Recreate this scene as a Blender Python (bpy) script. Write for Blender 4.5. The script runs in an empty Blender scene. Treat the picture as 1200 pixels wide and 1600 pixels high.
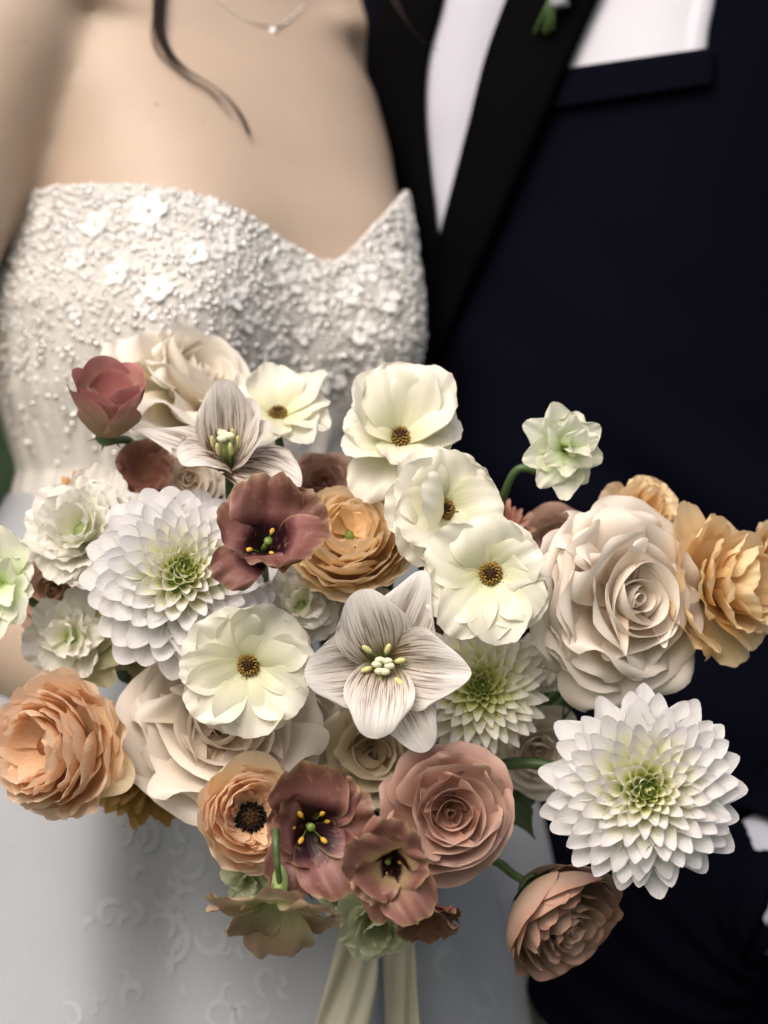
import bpy, math, random
import numpy as np
from mathutils import Matrix, Vector
R_ = math.radians
SC = bpy.context.scene
COL = SC.collection

# ------------------------------------------------------------------ camera, sky, sun
D = 1.2                       # metres from lens to the plane of the flowers
S = 0.0003125                 # metres per photograph pixel in that plane
cam = bpy.data.cameras.new('camera')
camo = bpy.data.objects.new('camera', cam); COL.objects.link(camo)
camo.location = (0, -D, 0); camo.rotation_euler = (R_(90), 0, 0)
cam.sensor_fit = 'HORIZONTAL'; cam.sensor_width = 24.0
cam.lens = 24.0 * D / (1200 * S)
cam.clip_start = 0.05; cam.clip_end = 200
cam.dof.use_dof = True; cam.dof.focus_distance = D - 0.045; cam.dof.aperture_fstop = 4.5
SC.camera = camo

SUN_EL, SUN_AZ = 46, -24      # height, and bearing left of the camera's back
w = bpy.data.worlds.new('World'); SC.world = w; w.use_nodes = True
nt = w.node_tree
sky = nt.nodes.new('ShaderNodeTexSky'); sky.sky_type = 'NISHITA'; sky.sun_disc = False
sky.sun_elevation = R_(SUN_EL); sky.sun_rotation = R_(180 - SUN_AZ)
sky.air_density = 0.7; sky.dust_density = 7.0; sky.ozone_density = 0.3
bg = nt.nodes['Background']; bg.inputs[1].default_value = 0.15
nt.links.new(sky.outputs[0], bg.inputs[0])
sl = bpy.data.lights.new('sun', 'SUN'); sl.energy = 1.7; sl.angle = R_(50); sl.color = (1, .975, .93)
so = bpy.data.objects.new('sun', sl); COL.objects.link(so)
el, az = R_(SUN_EL), R_(SUN_AZ)
sv = Vector((math.sin(az) * math.cos(el), -math.cos(az) * math.cos(el), math.sin(el)))
so.rotation_euler = sv.to_track_quat('Z', 'Y').to_euler(); so.location = sv * 5
SC.view_settings.view_transform = 'Standard'; SC.view_settings.look = 'None'
SC.view_settings.exposure = 0.14; SC.view_settings.gamma = 1.0

# ------------------------------------------------------------------ helpers
def P(px, py, y):             # the place at depth y that the photograph shows at (px, py)
    k = S * (D + y) / D
    return Vector(((px - 600) * k, y, (800 - py) * k))
def Q(n, y=0.0):
    return n * S * (D + y) / D
def link(o, parent=None, mat=None):
    COL.objects.link(o)
    if parent: o.parent = parent
    if mat is not None and o.data: 
        if len(o.data.materials) == 0: o.data.materials.append(mat)
    return o
def smooth(me):
    me.polygons.foreach_set('use_smooth', [True] * len(me.polygons))
def mesh(name, v, f, sm=True):
    me = bpy.data.meshes.new(name)
    me.from_pydata([tuple(p) for p in v], [], f)
    if sm: smooth(me)
    me.update(); return me
_fc = {}
def gridmesh(name, pts, closed=False):       # pts[j][i] -> quads, uv = (i, j)
    nj, ni = pts.shape[:2]
    key = (nj, ni, closed)
    if key not in _fc:
        f = []; uv = []
        ci = ni if closed else ni - 1
        for j in range(nj - 1):
            for i in range(ci):
                k = (i + 1) % ni
                f.append((j*ni+i, j*ni+k, (j+1)*ni+k, (j+1)*ni+i))
                u0, u1, v0, v1 = i/ci, (i+1)/ci, j/(nj-1), (j+1)/(nj-1)
                uv += [u0, v0, u1, v0, u1, v1, u0, v1]
        _fc[key] = (f, uv)
    f, uv = _fc[key]
    me = bpy.data.meshes.new(name)
    me.from_pydata(pts.reshape(-1, 3).tolist(), [], f)
    ul = me.uv_layers.new(name='UVMap')
    ul.data.foreach_set('uv', uv)
    smooth(me); me.update(); return me
def tag(o, label=None, cat=None, group=None, kind=None):
    if label: o['label'] = label
    if cat: o['category'] = cat
    if group: o['group'] = group
    if kind: o['kind'] = kind
    return o
def part(name, me, mat, parent, M=None):
    o = bpy.data.objects.new(name, me); link(o, parent, mat)
    if M is not None: o.matrix_local = M
    return o
def empty(name, loc=(0, 0, 0)):
    o = bpy.data.objects.new(name, None); o.empty_display_size = .02
    COL.objects.link(o); o.location = loc; return o
def bez(p, n):
    p = [Vector(a) for a in p]; out = []
    for i in range(n + 1):
        t = i / n; q = list(p)
        while len(q) > 1: q = [q[k].lerp(q[k+1], t) for k in range(len(q)-1)]
        out.append(q[0])
    return out
def spline(p, n):                            # Catmull-Rom through p
    p = [Vector(a) for a in p]; out = []
    for i in range(len(p) - 1):
        a = p[max(i-1, 0)]; b = p[i]; c = p[i+1]; d = p[min(i+2, len(p)-1)]
        for k in range(n):
            t = k / n
            out.append(.5*((2*b) + (c-a)*t + (2*a-5*b+4*c-d)*t*t + (3*b-a-3*c+d)*t**3))
    out.append(p[-1]); return out
def tube_pts(path, rad, ns=8):
    path = [Vector(p) for p in path]; n = len(path)
    rows = []; ref = None
    for i in range(n):
        t = (path[min(i+1, n-1)] - path[max(i-1, 0)]).normalized()
        if ref is None:
            ref = t.orthogonal().normalized()
        ref = (ref - t * ref.dot(t)).normalized(); b = t.cross(ref)
        r = rad(i/(n-1)) if callable(rad) else rad
        rows.append([path[i] + (ref*math.cos(a) + b*math.sin(a))*r for a in [2*math.pi*k/ns for k in range(ns)]])
    return np.array([[tuple(v) for v in row] for row in rows])
def tube(name, path, rad, ns=8, cap=True):
    pts = tube_pts(path, rad, ns)
    if cap:
        c0 = np.repeat(pts[:1].mean(axis=1, keepdims=True), ns, axis=1)
        c1 = np.repeat(pts[-1:].mean(axis=1, keepdims=True), ns, axis=1)
        pts = np.concatenate([c0, pts, c1])
    return gridmesh(name, pts, True)
class MB:                                    # many small solids collected into one mesh
    def __init__(s): s.v = []; s.f = []
    def add(s, v, f):
        n = len(s.v); s.v += [tuple(p) for p in v]; s.f += [tuple(i + n for i in q) for q in f]
    def ball(s, c, r, nu=6, nv=4, M=None):
        c = Vector(c); r = Vector(r) if hasattr(r, '__len__') else Vector((r, r, r))
        v = []; f = []
        for j in range(nv + 1):
            th = math.pi * j / nv
            for i in range(nu):
                ph = 2*math.pi*i/nu
                q = Vector((r.x*math.sin(th)*math.cos(ph), r.y*math.sin(th)*math.sin(ph), r.z*math.cos(th)))
                v.append(c + (M @ q if M else q))
        for j in range(nv):
            for i in range(nu):
                k = (i+1) % nu; f.append((j*nu+i, (j+1)*nu+i, (j+1)*nu+k, j*nu+k))
        s.add(v, f)
    def tube(s, path, rad, ns=6):
        p = tube_pts(path, rad, ns); n = len(p); f = []
        for j in range(n-1):
            for i in range(ns):
                k = (i+1) % ns; f.append((j*ns+i, j*ns+k, (j+1)*ns+k, (j+1)*ns+i))
        f.append(tuple(range(ns))[::-1]); f.append(tuple((n-1)*ns+i for i in range(ns)))
        s.add(p.reshape(-1, 3).tolist(), f)
    def build(s, name): return mesh(name, s.v, s.f)

# ------------------------------------------------------------------ materials
def lin(h):                                  # an sRGB triple 0..255 -> linear
    return tuple(((c/255)/12.92 if c/255 <= .04045 else ((c/255+.055)/1.055)**2.4) for c in h)
def simple(name, c, rough=.6, bump=0, bscale=400, spec=.5, var=.12, vscale=30, sheen=0, sss=0, coat=0):
    m = bpy.data.materials.new(name); m.use_nodes = True; N = m.node_tree.nodes; L = m.node_tree.links
    b = N['Principled BSDF']; b.inputs['Roughness'].default_value = rough
    b.inputs['Specular IOR Level'].default_value = spec
    b.inputs['Sheen Weight'].default_value = sheen; b.inputs['Coat Weight'].default_value = coat
    if sss:
        b.inputs['Subsurface Weight'].default_value = sss
        b.inputs['Subsurface Radius'].default_value = (1, .35, .2); b.inputs['Subsurface Scale'].default_value = .012
    tc = N.new('ShaderNodeTexCoord')
    nz = N.new('ShaderNodeTexNoise'); nz.inputs['Scale'].default_value = vscale; nz.inputs['Detail'].default_value = 5
    L.new(tc.outputs['Object'], nz.inputs['Vector'])
    mx = N.new('ShaderNodeMix'); mx.data_type = 'RGBA'
    mx.inputs[6].default_value = tuple(max(0, x*(1-var)) for x in c) + (1,)
    mx.inputs[7].default_value = tuple(min(1, x*(1+var)) for x in c) + (1,)
    L.new(nz.outputs[0], mx.inputs[0]); L.new(mx.outputs[2], b.inputs['Base Color'])
    if bump:
        n2 = N.new('ShaderNodeTexNoise'); n2.inputs['Scale'].default_value = bscale; n2.inputs['Detail'].default_value = 3
        L.new(tc.outputs['Object'], n2.inputs['Vector'])
        bp = N.new('ShaderNodeBump'); bp.inputs['Strength'].default_value = bump; bp.inputs['Distance'].default_value = .001
        L.new(n2.outputs[0], bp.inputs['Height']); L.new(bp.outputs[0], b.inputs['Normal'])
    return m
def petalmat(name, stops, edge=None, edgew=.0, edgep=8, vein=None, vs=.0, vscale=22, vpos=(.5, .68), rough=.5, trans=.28, bump=.25,
             spec=.35, spots=None, spotw=0, tint=.05):
    """petal: colour runs base -> tip along v, tinted rim, fine ribs fanning from the claw, thin and translucent"""
    m = bpy.data.materials.new(name); m.use_nodes = True; N = m.node_tree.nodes; L = m.node_tree.links
    b = N['Principled BSDF']; out = N['Material Output']
    uv = N.new('ShaderNodeUVMap'); sp = N.new('ShaderNodeSeparateXYZ'); L.new(uv.outputs[0], sp.inputs[0])
    tc = N.new('ShaderNodeTexCoord'); oi = N.new('ShaderNodeObjectInfo')
    def math_(op, a, b_=None):
        n = N.new('ShaderNodeMath'); n.operation = op
        for i, x in enumerate((a, b_)):
            if x is None: continue
            if isinstance(x, (int, float)): n.inputs[i].default_value = x
            else: L.new(x, n.inputs[i])
        return n.outputs[0]
    def mix(f, a, b_):
        n = N.new('ShaderNodeMix'); n.data_type = 'RGBA'
        if isinstance(f, (int, float)): n.inputs[0].default_value = f
        else: L.new(f, n.inputs[0])
        for i, x in ((6, a), (7, b_)):
            if isinstance(x, tuple): n.inputs[i].default_value = x[:3] + (1,)
            else: L.new(x, n.inputs[i])
        return n.outputs[2]
    nz = N.new('ShaderNodeTexNoise'); nz.inputs['Scale'].default_value = 90; nz.inputs['Detail'].default_value = 4
    va = N.new('ShaderNodeVectorMath'); va.operation = 'ADD'
    cx = N.new('ShaderNodeCombineXYZ'); L.new(math_('MULTIPLY', oi.outputs['Random'], 31.0), cx.inputs[0])
    L.new(tc.outputs['Object'], va.inputs[0]); L.new(cx.outputs[0], va.inputs[1]); L.new(va.outputs[0], nz.inputs['Vector'])
    wob = math_('MULTIPLY', math_('SUBTRACT', nz.outputs[0], .5), .18)
    vv = math_('ADD', sp.outputs[1], wob)
    rp = N.new('ShaderNodeValToRGB'); L.new(vv, rp.inputs[0])
    e = rp.color_ramp.elements
    while len(e) > 1: e.remove(e[-1])
    e[0].position = stops[0][0]; e[0].color = tuple(stops[0][1]) + (1,)
    for p_, c_ in stops[1:]:
        k = e.new(p_); k.color = tuple(c_) + (1,)
    col = rp.outputs[0]
    # ribs
    cv = N.new('ShaderNodeCombineXYZ')
    L.new(math_('ADD', math_('MULTIPLY', sp.outputs[0], vscale), math_('MULTIPLY', oi.outputs['Random'], 77.0)), cv.inputs[0])
    L.new(math_('MULTIPLY', sp.outputs[1], 2.2), cv.inputs[1])
    vn = N.new('ShaderNodeTexNoise'); vn.inputs['Scale'].default_value = 1.0; vn.inputs['Detail'].default_value = 3
    vn.inputs['Distortion'].default_value = .35
    L.new(cv.outputs[0], vn.inputs['Vector'])
    if vein:
        mr = N.new('ShaderNodeMapRange'); mr.inputs[1].default_value = vpos[0]; mr.inputs[2].default_value = vpos[1]
        L.new(vn.outputs[0], mr.inputs[0])
        fall = math_('POWER', math_('SUBTRACT', 1.08, sp.outputs[1]), 1.3)
        col = mix(math_('MULTIPLY', math_('MULTIPLY', mr.outputs[0], vs), fall), col, vein)
    if edge:
        au = math_('ABSOLUTE', math_('SUBTRACT', math_('MULTIPLY', sp.outputs[0], 2.0), 1.0))
        ed = math_('POWER', math_('MINIMUM', math_('MAXIMUM', math_('ADD', au, wob), math_('ADD', sp.outputs[1], wob)), 1.0), edgep)
        col = mix(math_('MULTIPLY', ed, edgew), col, edge)
    if spots:
        n3 = N.new('ShaderNodeTexNoise'); n3.inputs['Scale'].default_value = 260; n3.inputs['Detail'].default_value = 6
        L.new(va.outputs[0], n3.inputs['Vector'])
        m3 = N.new('ShaderNodeMapRange'); m3.inputs[1].default_value = .58; m3.inputs[2].default_value = .72
        L.new(n3.outputs[0], m3.inputs[0]); col = mix(math_('MULTIPLY', m3.outputs[0], spotw), col, spots)
    hs = N.new('ShaderNodeHueSaturation')
    L.new(math_('ADD', 1 - tint, math_('MULTIPLY', oi.outputs['Random'], 2*tint)), hs.inputs['Value'])
    L.new(math_('ADD', .93, math_('MULTIPLY', nz.outputs[0], .14)), hs.inputs['Saturation'])
    L.new(col, hs.inputs['Color']); col = hs.outputs[0]
    L.new(col, b.inputs['Base Color'])
    b.inputs['Roughness'].default_value = rough; b.inputs['Specular IOR Level'].default_value = spec
    fine = N.new('ShaderNodeTexNoise'); fine.inputs['Scale'].default_value = 1400; fine.inputs['Detail'].default_value = 2
    L.new(tc.outputs['Object'], fine.inputs['Vector'])
    bp = N.new('ShaderNodeBump'); bp.inputs['Strength'].default_value = bump; bp.inputs['Distance'].default_value = .0008
    hgt = math_('ADD', vn.outputs[0], math_('MULTIPLY', fine.outputs[0], .25))
    L.new(math_('ADD', hgt, math_('MULTIPLY', nz.outputs[0], .8)), bp.inputs['Height'])
    L.new(bp.outputs[0], b.inputs['Normal'])
    tr = N.new('ShaderNodeBsdfTranslucent'); L.new(col, tr.inputs[0]); L.new(bp.outputs[0], tr.inputs[1])
    ms = N.new('ShaderNodeMixShader'); ms.inputs[0].default_value = min(.5, trans * 1.35)
    L.new(b.outputs[0], ms.inputs[1]); L.new(tr.outputs[0], ms.inputs[2]); L.new(ms.outputs[0], out.inputs[0])
    return m

WHITE = (.80, .78, .80)
M = {}
M['dahlia_white'] = petalmat('dahlia_white_petal', [(.0, (.74, .76, .40)), (.3, (.82, .82, .72)), (.6, (.84, .83, .81)), (1, (.82, .80, .81))], edge=(.72, .65, .70), edgew=.25, edgep=14, vscale=14, rough=.48, trans=.30, bump=.4)
M['dahlia_soft'] = petalmat('dahlia_soft_petal', [(.0, (.70, .70, .26)), (.35, (.82, .82, .60)), (.7, (.84, .82, .76)), (1, (.78, .72, .76))], edge=(.70, .60, .68), edgew=.4, edgep=12, vscale=10, rough=.48, trans=.28, bump=.3)
M['dahlia_mid'] = petalmat('dahlia_inner_petal', [(0, (.56, .58, .16)), (.4, (.78, .78, .42)), (.75, (.84, .82, .70)), (1, (.82, .77, .74))], vscale=8, rough=.5, trans=.2, bump=.15)
M['dahlia_core'] = petalmat('dahlia_core_petal', [(0, (.20, .30, .03)), (.6, (.52, .55, .20)), (1, (.70, .69, .40))], vscale=6, rough=.5, trans=.15, bump=.15)
M['dahlia_lime'] = petalmat('dahlia_lime_petal', [(0, (.46, .52, .12)), (.5, (.66, .68, .28)), (.85, (.72, .72, .42)), (1, (.72, .62, .52))], vscale=8, rough=.5, trans=.25, bump=.2)
M['dahlia_cream'] = petalmat('dahlia_cream_petal', [(0, (.58, .63, .18)), (.4, (.78, .77, .52)), (.85, (.80, .76, .70)), (1, (.74, .64, .64))], vscale=10, rough=.5, trans=.22, bump=.2)
M['dahlia_mustard'] = petalmat('dahlia_mustard_petal', [(0, (.20, .09, .02)), (.5, (.40, .22, .055)), (1, (.50, .30, .09))], edge=(.30, .12, .04), edgew=.5, vscale=10, trans=.15, bump=.3)
M['dahlia_rust'] = petalmat('dahlia_rust_petal', [(0, (.32, .12, .04)), (.6, (.55, .27, .11)), (1, (.62, .36, .19))], vscale=10, trans=.2, bump=.3)
M['dahlia_salmon'] = petalmat('dahlia_salmon_petal', [(0, (.42, .16, .10)), (.6, (.58, .27, .19)), (1, (.66, .36, .27))], vscale=10, trans=.2, bump=.3)
M['butterfly'] = petalmat('cream_satin_petal', [(0, (.64, .64, .26)), (.2, (.80, .79, .54)), (.6, (.85, .83, .70)), (1, (.86, .83, .73))], edge=(.74, .66, .56), edgew=.3, edgep=14, vscale=34, rough=.34, trans=.28, bump=.3, spec=.5)
M['palegreen'] = petalmat('pale_green_petal', [(0, (.45, .60, .18)), (.3, (.68, .77, .48)), (.7, (.80, .82, .68)), (1, (.82, .80, .70))], edge=(.74, .70, .52), edgew=.4, edgep=14, vscale=26, rough=.45, trans=.3, bump=.3)
M['ruffle'] = petalmat('ivory_ruffled_petal', [(0, (.50, .56, .22)), (.25, (.72, .74, .52)), (.6, (.80, .78, .68)), (1, (.82, .80, .75))], edge=(.78, .72, .66), edgew=.4, edgep=10, vscale=24, rough=.5, trans=.3, bump=.3)
M['olive'] = petalmat('olive_petal', [(0, (.34, .36, .14)), (.5, (.46, .46, .24)), (1, (.56, .53, .34))], vscale=20, trans=.3, bump=.3)
M['celadon'] = petalmat('celadon_petal', [(0, (.38, .42, .20)), (.5, (.52, .55, .34)), (1, (.60, .62, .44))], edge=(.62, .60, .44), edgew=.5, vscale=22, trans=.3, bump=.35)
M['peach'] = petalmat('peach_petal', [(0, (.76, .47, .25)), (.3, (.85, .58, .36)), (.75, (.88, .66, .45)), (1, (.89, .73, .56))], edge=(.84, .58, .42), edgew=.55, edgep=9, vscale=30, rough=.48, trans=.42, bump=.5)
M['apricot'] = petalmat('apricot_petal', [(0, (.76, .47, .20)), (.3, (.89, .67, .38)), (.75, (.90, .73, .46)), (1, (.90, .77, .56))], edge=(.84, .62, .40), edgew=.5, edgep=9, vscale=30, rough=.48, trans=.42, bump=.5)
M['yellow'] = petalmat('honey_yellow_petal', [(0, (.72, .44, .16)), (.35, (.84, .60, .30)), (.8, (.87, .68, .40)), (1, (.88, .74, .50))], edge=(.76, .46, .22), edgew=.3, edgep=10, vscale=30, trans=.3, bump=.4)
M['rose_cream'] = petalmat('sand_rose_petal', [(0, (.66, .50, .34)), (.3, (.76, .65, .53)), (.7, (.80, .72, .62)), (1, (.82, .75, .66))], edge=(.78, .70, .62), edgew=.4, edgep=10, vscale=14, rough=.5, trans=.22, bump=.12)
M['rose_ivory'] = petalmat('ivory_rose_petal', [(0, (.74, .66, .44)), (.4, (.84, .77, .64)), (1, (.87, .82, .74))], vscale=14, rough=.5, trans=.28, bump=.15)
M['rose_mauve'] = petalmat('mauve_rose_petal', [(0, (.36, .19, .12)), (.35, (.44, .245, .18)), (.75, (.49, .29, .225)), (1, (.53, .33, .27))], edge=(.60, .42, .33), edgew=.45, edgep=10, vscale=16, rough=.5, trans=.2, bump=.12)
M['rose_tan'] = petalmat('tan_rose_petal', [(0, (.40, .29, .17)), (.4, (.46, .325, .23)), (.8, (.49, .345, .27)), (1, (.48, .30, .235))], edge=(.55, .24, .13), edgew=.35, edgep=16, vscale=16, rough=.5, trans=.2, bump=.15)
M['rose_bud'] = petalmat('dusty_rose_petal', [(0, (.46, .34, .19)), (.55, (.48, .31, .22)), (.85, (.44, .20, .17)), (1, (.42, .16, .15))], edge=(.62, .30, .30), edgew=.6, edgep=18, vscale=18, rough=.5, trans=.25, bump=.15)
M['rose_bud_in'] = petalmat('deep_rose_petal', [(0, (.40, .15, .12)), (.5, (.42, .16, .14)), (1, (.44, .18, .17))], edge=(.60, .30, .30), edgew=.6, edgep=18, vscale=18, rough=.5, trans=.25, bump=.2)
M['rose_taupe'] = petalmat('taupe_rose_petal', [(0, (.34, .25, .13)), (.4, (.55, .46, .31)), (1, (.68, .60, .45))], vscale=16, rough=.5, trans=.22, bump=.15)
M['lisi'] = petalmat('maroon_lisianthus_petal', [(0, (.012, .003, .006)), (.32, (.025, .005, .010)), (.42, (.16, .055, .055)), (.54, (.33, .155, .14)), (.75, (.22, .09, .075)), (1, (.18, .08, .06))], edge=(.50, .34, .20), edgew=.55, edgep=20, vein=(.09, .02, .025), vs=.35, vscale=30, rough=.42, trans=.22, bump=.3, spots=(.50, .30, .20), spotw=.4)
M['lisi_tan'] = petalmat('bronze_lisianthus_petal', [(0, (.012, .003, .006)), (.3, (.03, .006, .012)), (.38, (.50, .38, .19)), (.55, (.38, .22, .15)), (.75, (.27, .12, .10)), (1, (.24, .11, .09))], edge=(.52, .38, .22), edgew=.55, edgep=18, vein=(.20, .07, .07), vs=.5, vscale=24, rough=.42, trans=.22, bump=.3)
M['lisi_back'] = petalmat('faded_lisianthus_petal', [(0, (.52, .55, .26)), (.35, (.50, .46, .27)), (.7, (.36, .25, .16)), (1, (.34, .22, .15))], edge=(.50, .40, .24), edgew=.5, edgep=14, vein=(.30, .18, .13), vs=.5, vscale=20, rough=.5, trans=.25, bump=.35)
M['lisi_dark'] = petalmat('brown_lisianthus_petal', [(0, (.30, .16, .08)), (.4, (.22, .085, .055)), (1, (.25, .11, .08))], edge=(.42, .26, .16), edgew=.6, edgep=14, vscale=24, rough=.45, trans=.2, bump=.35)
M['tulip'] = petalmat('veined_tepal', [(0, (.20, .20, .05)), (.15, (.32, .28, .13)), (.32, (.66, .58, .50)), (.7, (.82, .77, .73)), (1, (.86, .83, .80))], edge=(.84, .82, .79), edgew=.5, edgep=8, vein=(.16, .09, .07), vs=1.6, vscale=40, vpos=(.48, .62), rough=.38, trans=.25, bump=.5)
M['tulip_pale'] = petalmat('veined_pale_tepal', [(0, (.35, .33, .15)), (.2, (.58, .50, .42)), (.6, (.74, .68, .62)), (1, (.80, .76, .73))], edge=(.42, .30, .26), edgew=.35, edgep=22, vein=(.13, .07, .05), vs=1.7, vscale=24, vpos=(.47, .60), rough=.4, trans=.25, bump=.5)
M['stem'] = simple('stem_green', (.055, .10, .030), .45, .2, 300, var=.25)
M['leaf'] = simple('leaf_green', (.045, .075, .028), .45, .3, 200, var=.35)
M['sepal'] = simple('sepal_green', (.20, .26, .09), .5, .2, 300, var=.3)
M['pistil'] = simple('pistil_green', (.13, .20, .035), .4, .2, 500, var=.25)
M['anther'] = simple('anther_yellow', (.62, .38, .04), .7, .5, 1500, var=.25)
M['anther_pale'] = simple('anther_pale_yellow', (.62, .58, .26), .7, .5, 1500, var=.2)
M['stigma_pale'] = simple('stigma_cream', (.72, .70, .48), .6, .3, 900, var=.12)
M['stamen_brown'] = simple('stamen_brown', (.26, .155, .025), .75, .4, 1500, var=.45, vscale=300)
M['eye_dark'] = simple('eye_dark_brown', (.045, .022, .006), .7, .4, 1500, var=.3, spec=.2)
M['stamen_black'] = simple('stamen_black', (.010, .005, .004), .7, .4, 1500, var=.3, spec=.2)

# ------------------------------------------------------------------ petal and flower builders
def petal(L, W, A0, A1, cup=.3, tip=.28, pw=2.4, bw=.28, vm=.62, ew=.72, roll=0, rv=.78, side=0, ruf=0, rf=2.6, wave=0,
          swirl=0, crease=0, jag=0, cupend=None, bend=1.0, curl=0, cs=.5, nu=10, nv=11, seed=0):
    """petal in the radial plane: X out from the axis, Z along the axis, A = angle from the axis in degrees"""
    rng = np.random.RandomState(seed % (2**31))
    ph = rng.rand(8) * 6.283
    u = np.linspace(-1, 1, nu + 1); v = np.linspace(0, 1, nv + 1) ** .9
    n = 64; t = np.linspace(0, 1, n)
    sm = np.clip((t - rv) / (1 - rv), 0, 1) ** 1.5
    a = np.radians(A0 + (A1 - A0) * t ** bend + roll * sm)
    cx = np.concatenate([[0], np.cumsum((np.sin(a[1:]) + np.sin(a[:-1])) / 2)]) * L / (n - 1)
    cz = np.concatenate([[0], np.cumsum((np.cos(a[1:]) + np.cos(a[:-1])) / 2)]) * L / (n - 1)
    U, V = np.meshgrid(u, v)
    VV = V * (1 - tip * np.abs(U) ** pw * V) + jag * V**3 * (np.sin(U*9+ph[0])*.5 + np.sin(U*17+ph[1])*.35 + np.sin(U*29+ph[6])*.25)
    VV = np.clip(VV, 0, 1.0)
    wf = np.where(V < vm, bw + (1 - bw) * np.sin(np.pi/2 * np.clip(V / vm, 0, 1)), 1 - (1 - ew) * np.clip((V - vm) / (1 - vm), 0, 1) ** 2)
    hw = W / 2 * wf * (1 + jag*.5*np.sin(V*13+ph[2]))
    c = cup + ((cupend if cupend is not None else cup) - cup) * V
    c = np.where(np.abs(c) < 1e-3, 1e-3, c)
    if curl:
        uf = np.linspace(0, 1, 60); half = nu // 2; xt = np.zeros_like(U); no = np.zeros_like(U)
        for j in range(nv + 1):
            al = c[j, 0] * uf - curl * V[j, 0] ** .7 * np.clip((uf - cs) / (1 - cs), 0, 1) ** 1.3
            ix = np.concatenate([[0], np.cumsum((np.cos(al[1:]) + np.cos(al[:-1])) / 2)]) / 59
            iy = np.concatenate([[0], np.cumsum((np.sin(al[1:]) + np.sin(al[:-1])) / 2)]) / 59
            xt[j] = np.sign(u) * np.interp(np.abs(u), uf, ix) * hw[j]; no[j] = np.interp(np.abs(u), uf, iy) * hw[j]
    else:
        xt = hw / c * np.sin(U * c); no = hw / c * (1 - np.cos(U * c))
    no -= side * hw * np.clip((np.abs(U) - .5) / .5, 0, 1) ** 2 * V
    edge = .25 + .75 * np.clip(np.maximum(np.abs(U), V) - .3, 0, 1)
    no += ruf * W * V ** 1.4 * edge * (np.sin(rf * np.pi * U + ph[3]) * .6 + np.sin(rf * 1.9 * np.pi * U + ph[4] + 2*V) * .4)
    no += ruf * W * .7 * V * U**2 * np.sin(V * 8 + ph[5])*np.sign(U)
    no += wave * W * V * np.sin(V * 5 + U * 2.2 + ph[5])
    no += swirl * U * hw
    no -= crease * W * np.exp(-(U / .16) ** 2) * np.sin(np.pi * np.clip(V, 0, 1)) ** .7
    idx = VV * (n - 1)
    aa = np.interp(idx, np.arange(n), a); X = np.interp(idx, np.arange(n), cx); Z = np.interp(idx, np.arange(n), cz)
    pts = np.stack([X - no * np.cos(aa), xt, Z + no * np.sin(aa)], -1)
    return gridmesh('petal', pts)
def reach(A0, A1):            # radial and axial extent of a unit petal
    a = np.radians(A0 + (A1 - A0) * np.linspace(0, 1, 40)); return np.sin(a).mean(), np.cos(a).mean()
RND = random.Random(11)
BIND = P(585, 1335, .130)
FLOWERS = []
def flower(name, label, cat, px, py, y, yaw=0, pitch=0, roll=0, group=None, stem=True, sm='stem', srad=.0021, sl=.03, via=None):
    root = empty(name); yw, pt = R_(yaw), R_(pitch)
    f = Vector((math.sin(yw)*math.cos(pt), -math.cos(yw)*math.cos(pt), math.sin(pt)))
    up = Vector((0, 0, 1)) if abs(f.z) < .97 else Vector((0, 1, 0))
    x = up.cross(f).normalized(); yv = f.cross(x)
    m = Matrix((x, yv, f)).transposed().to_4x4()
    m = m @ Matrix.Rotation(R_(roll), 4, 'Z')
    m.translation = P(px, py, y); root.matrix_world = m
    tag(root, label, cat, group)
    root['_'] = 0; del root['_']
    if stem:
        b = m.translation - f * .004; inv = m.inverted()
        if via: pts = spline([b] + [P(*q) for q in via] + [BIND], 8)
        else:
            d = (BIND - b).length
            pts = bez([b, b - f * min(sl, d*.5), b.lerp(BIND, .6) + Vector((0, .015, 0)), BIND], 12)
        part('stem', tube('stem', [inv @ p for p in pts], lambda t: srad * (1 + .25*t), 8), M[sm], root)
    return root
def rim(root, mat, phi, rho, Z, A0, A1, W, rb=0., Lf=None, name='petal', jit=4, seed=None, tiltx=0, **kw):
    """one petal reaching radius rho at height Z above the flower's base"""
    k, h = reach(A0, A1); L = Lf or max(1e-4, (rho - rb) / max(k, .12))
    sd = RND.randrange(1 << 30) if seed is None else seed
    me = petal(L, W, A0, A1, seed=sd, **kw)
    z0 = Z - L * h
    mm = Matrix.Rotation(R_(phi), 4, 'Z') @ Matrix.Translation((rb, 0, z0)) @ Matrix.Rotation(R_(RND.uniform(-jit, jit)), 4, 'X') @ Matrix.Rotation(R_(RND.uniform(-jit, jit)*.6 + tiltx), 4, 'Y') @ Matrix.Rotation(R_(RND.uniform(-jit, jit)), 4, 'Z')
    return part(name, me, mat if not isinstance(mat, str) else M[mat], root, mm)
def lerp(a, b, t): return a + (b - a) * t
def table(t, xs, ys): return float(np.interp(t, xs, ys))

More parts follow.
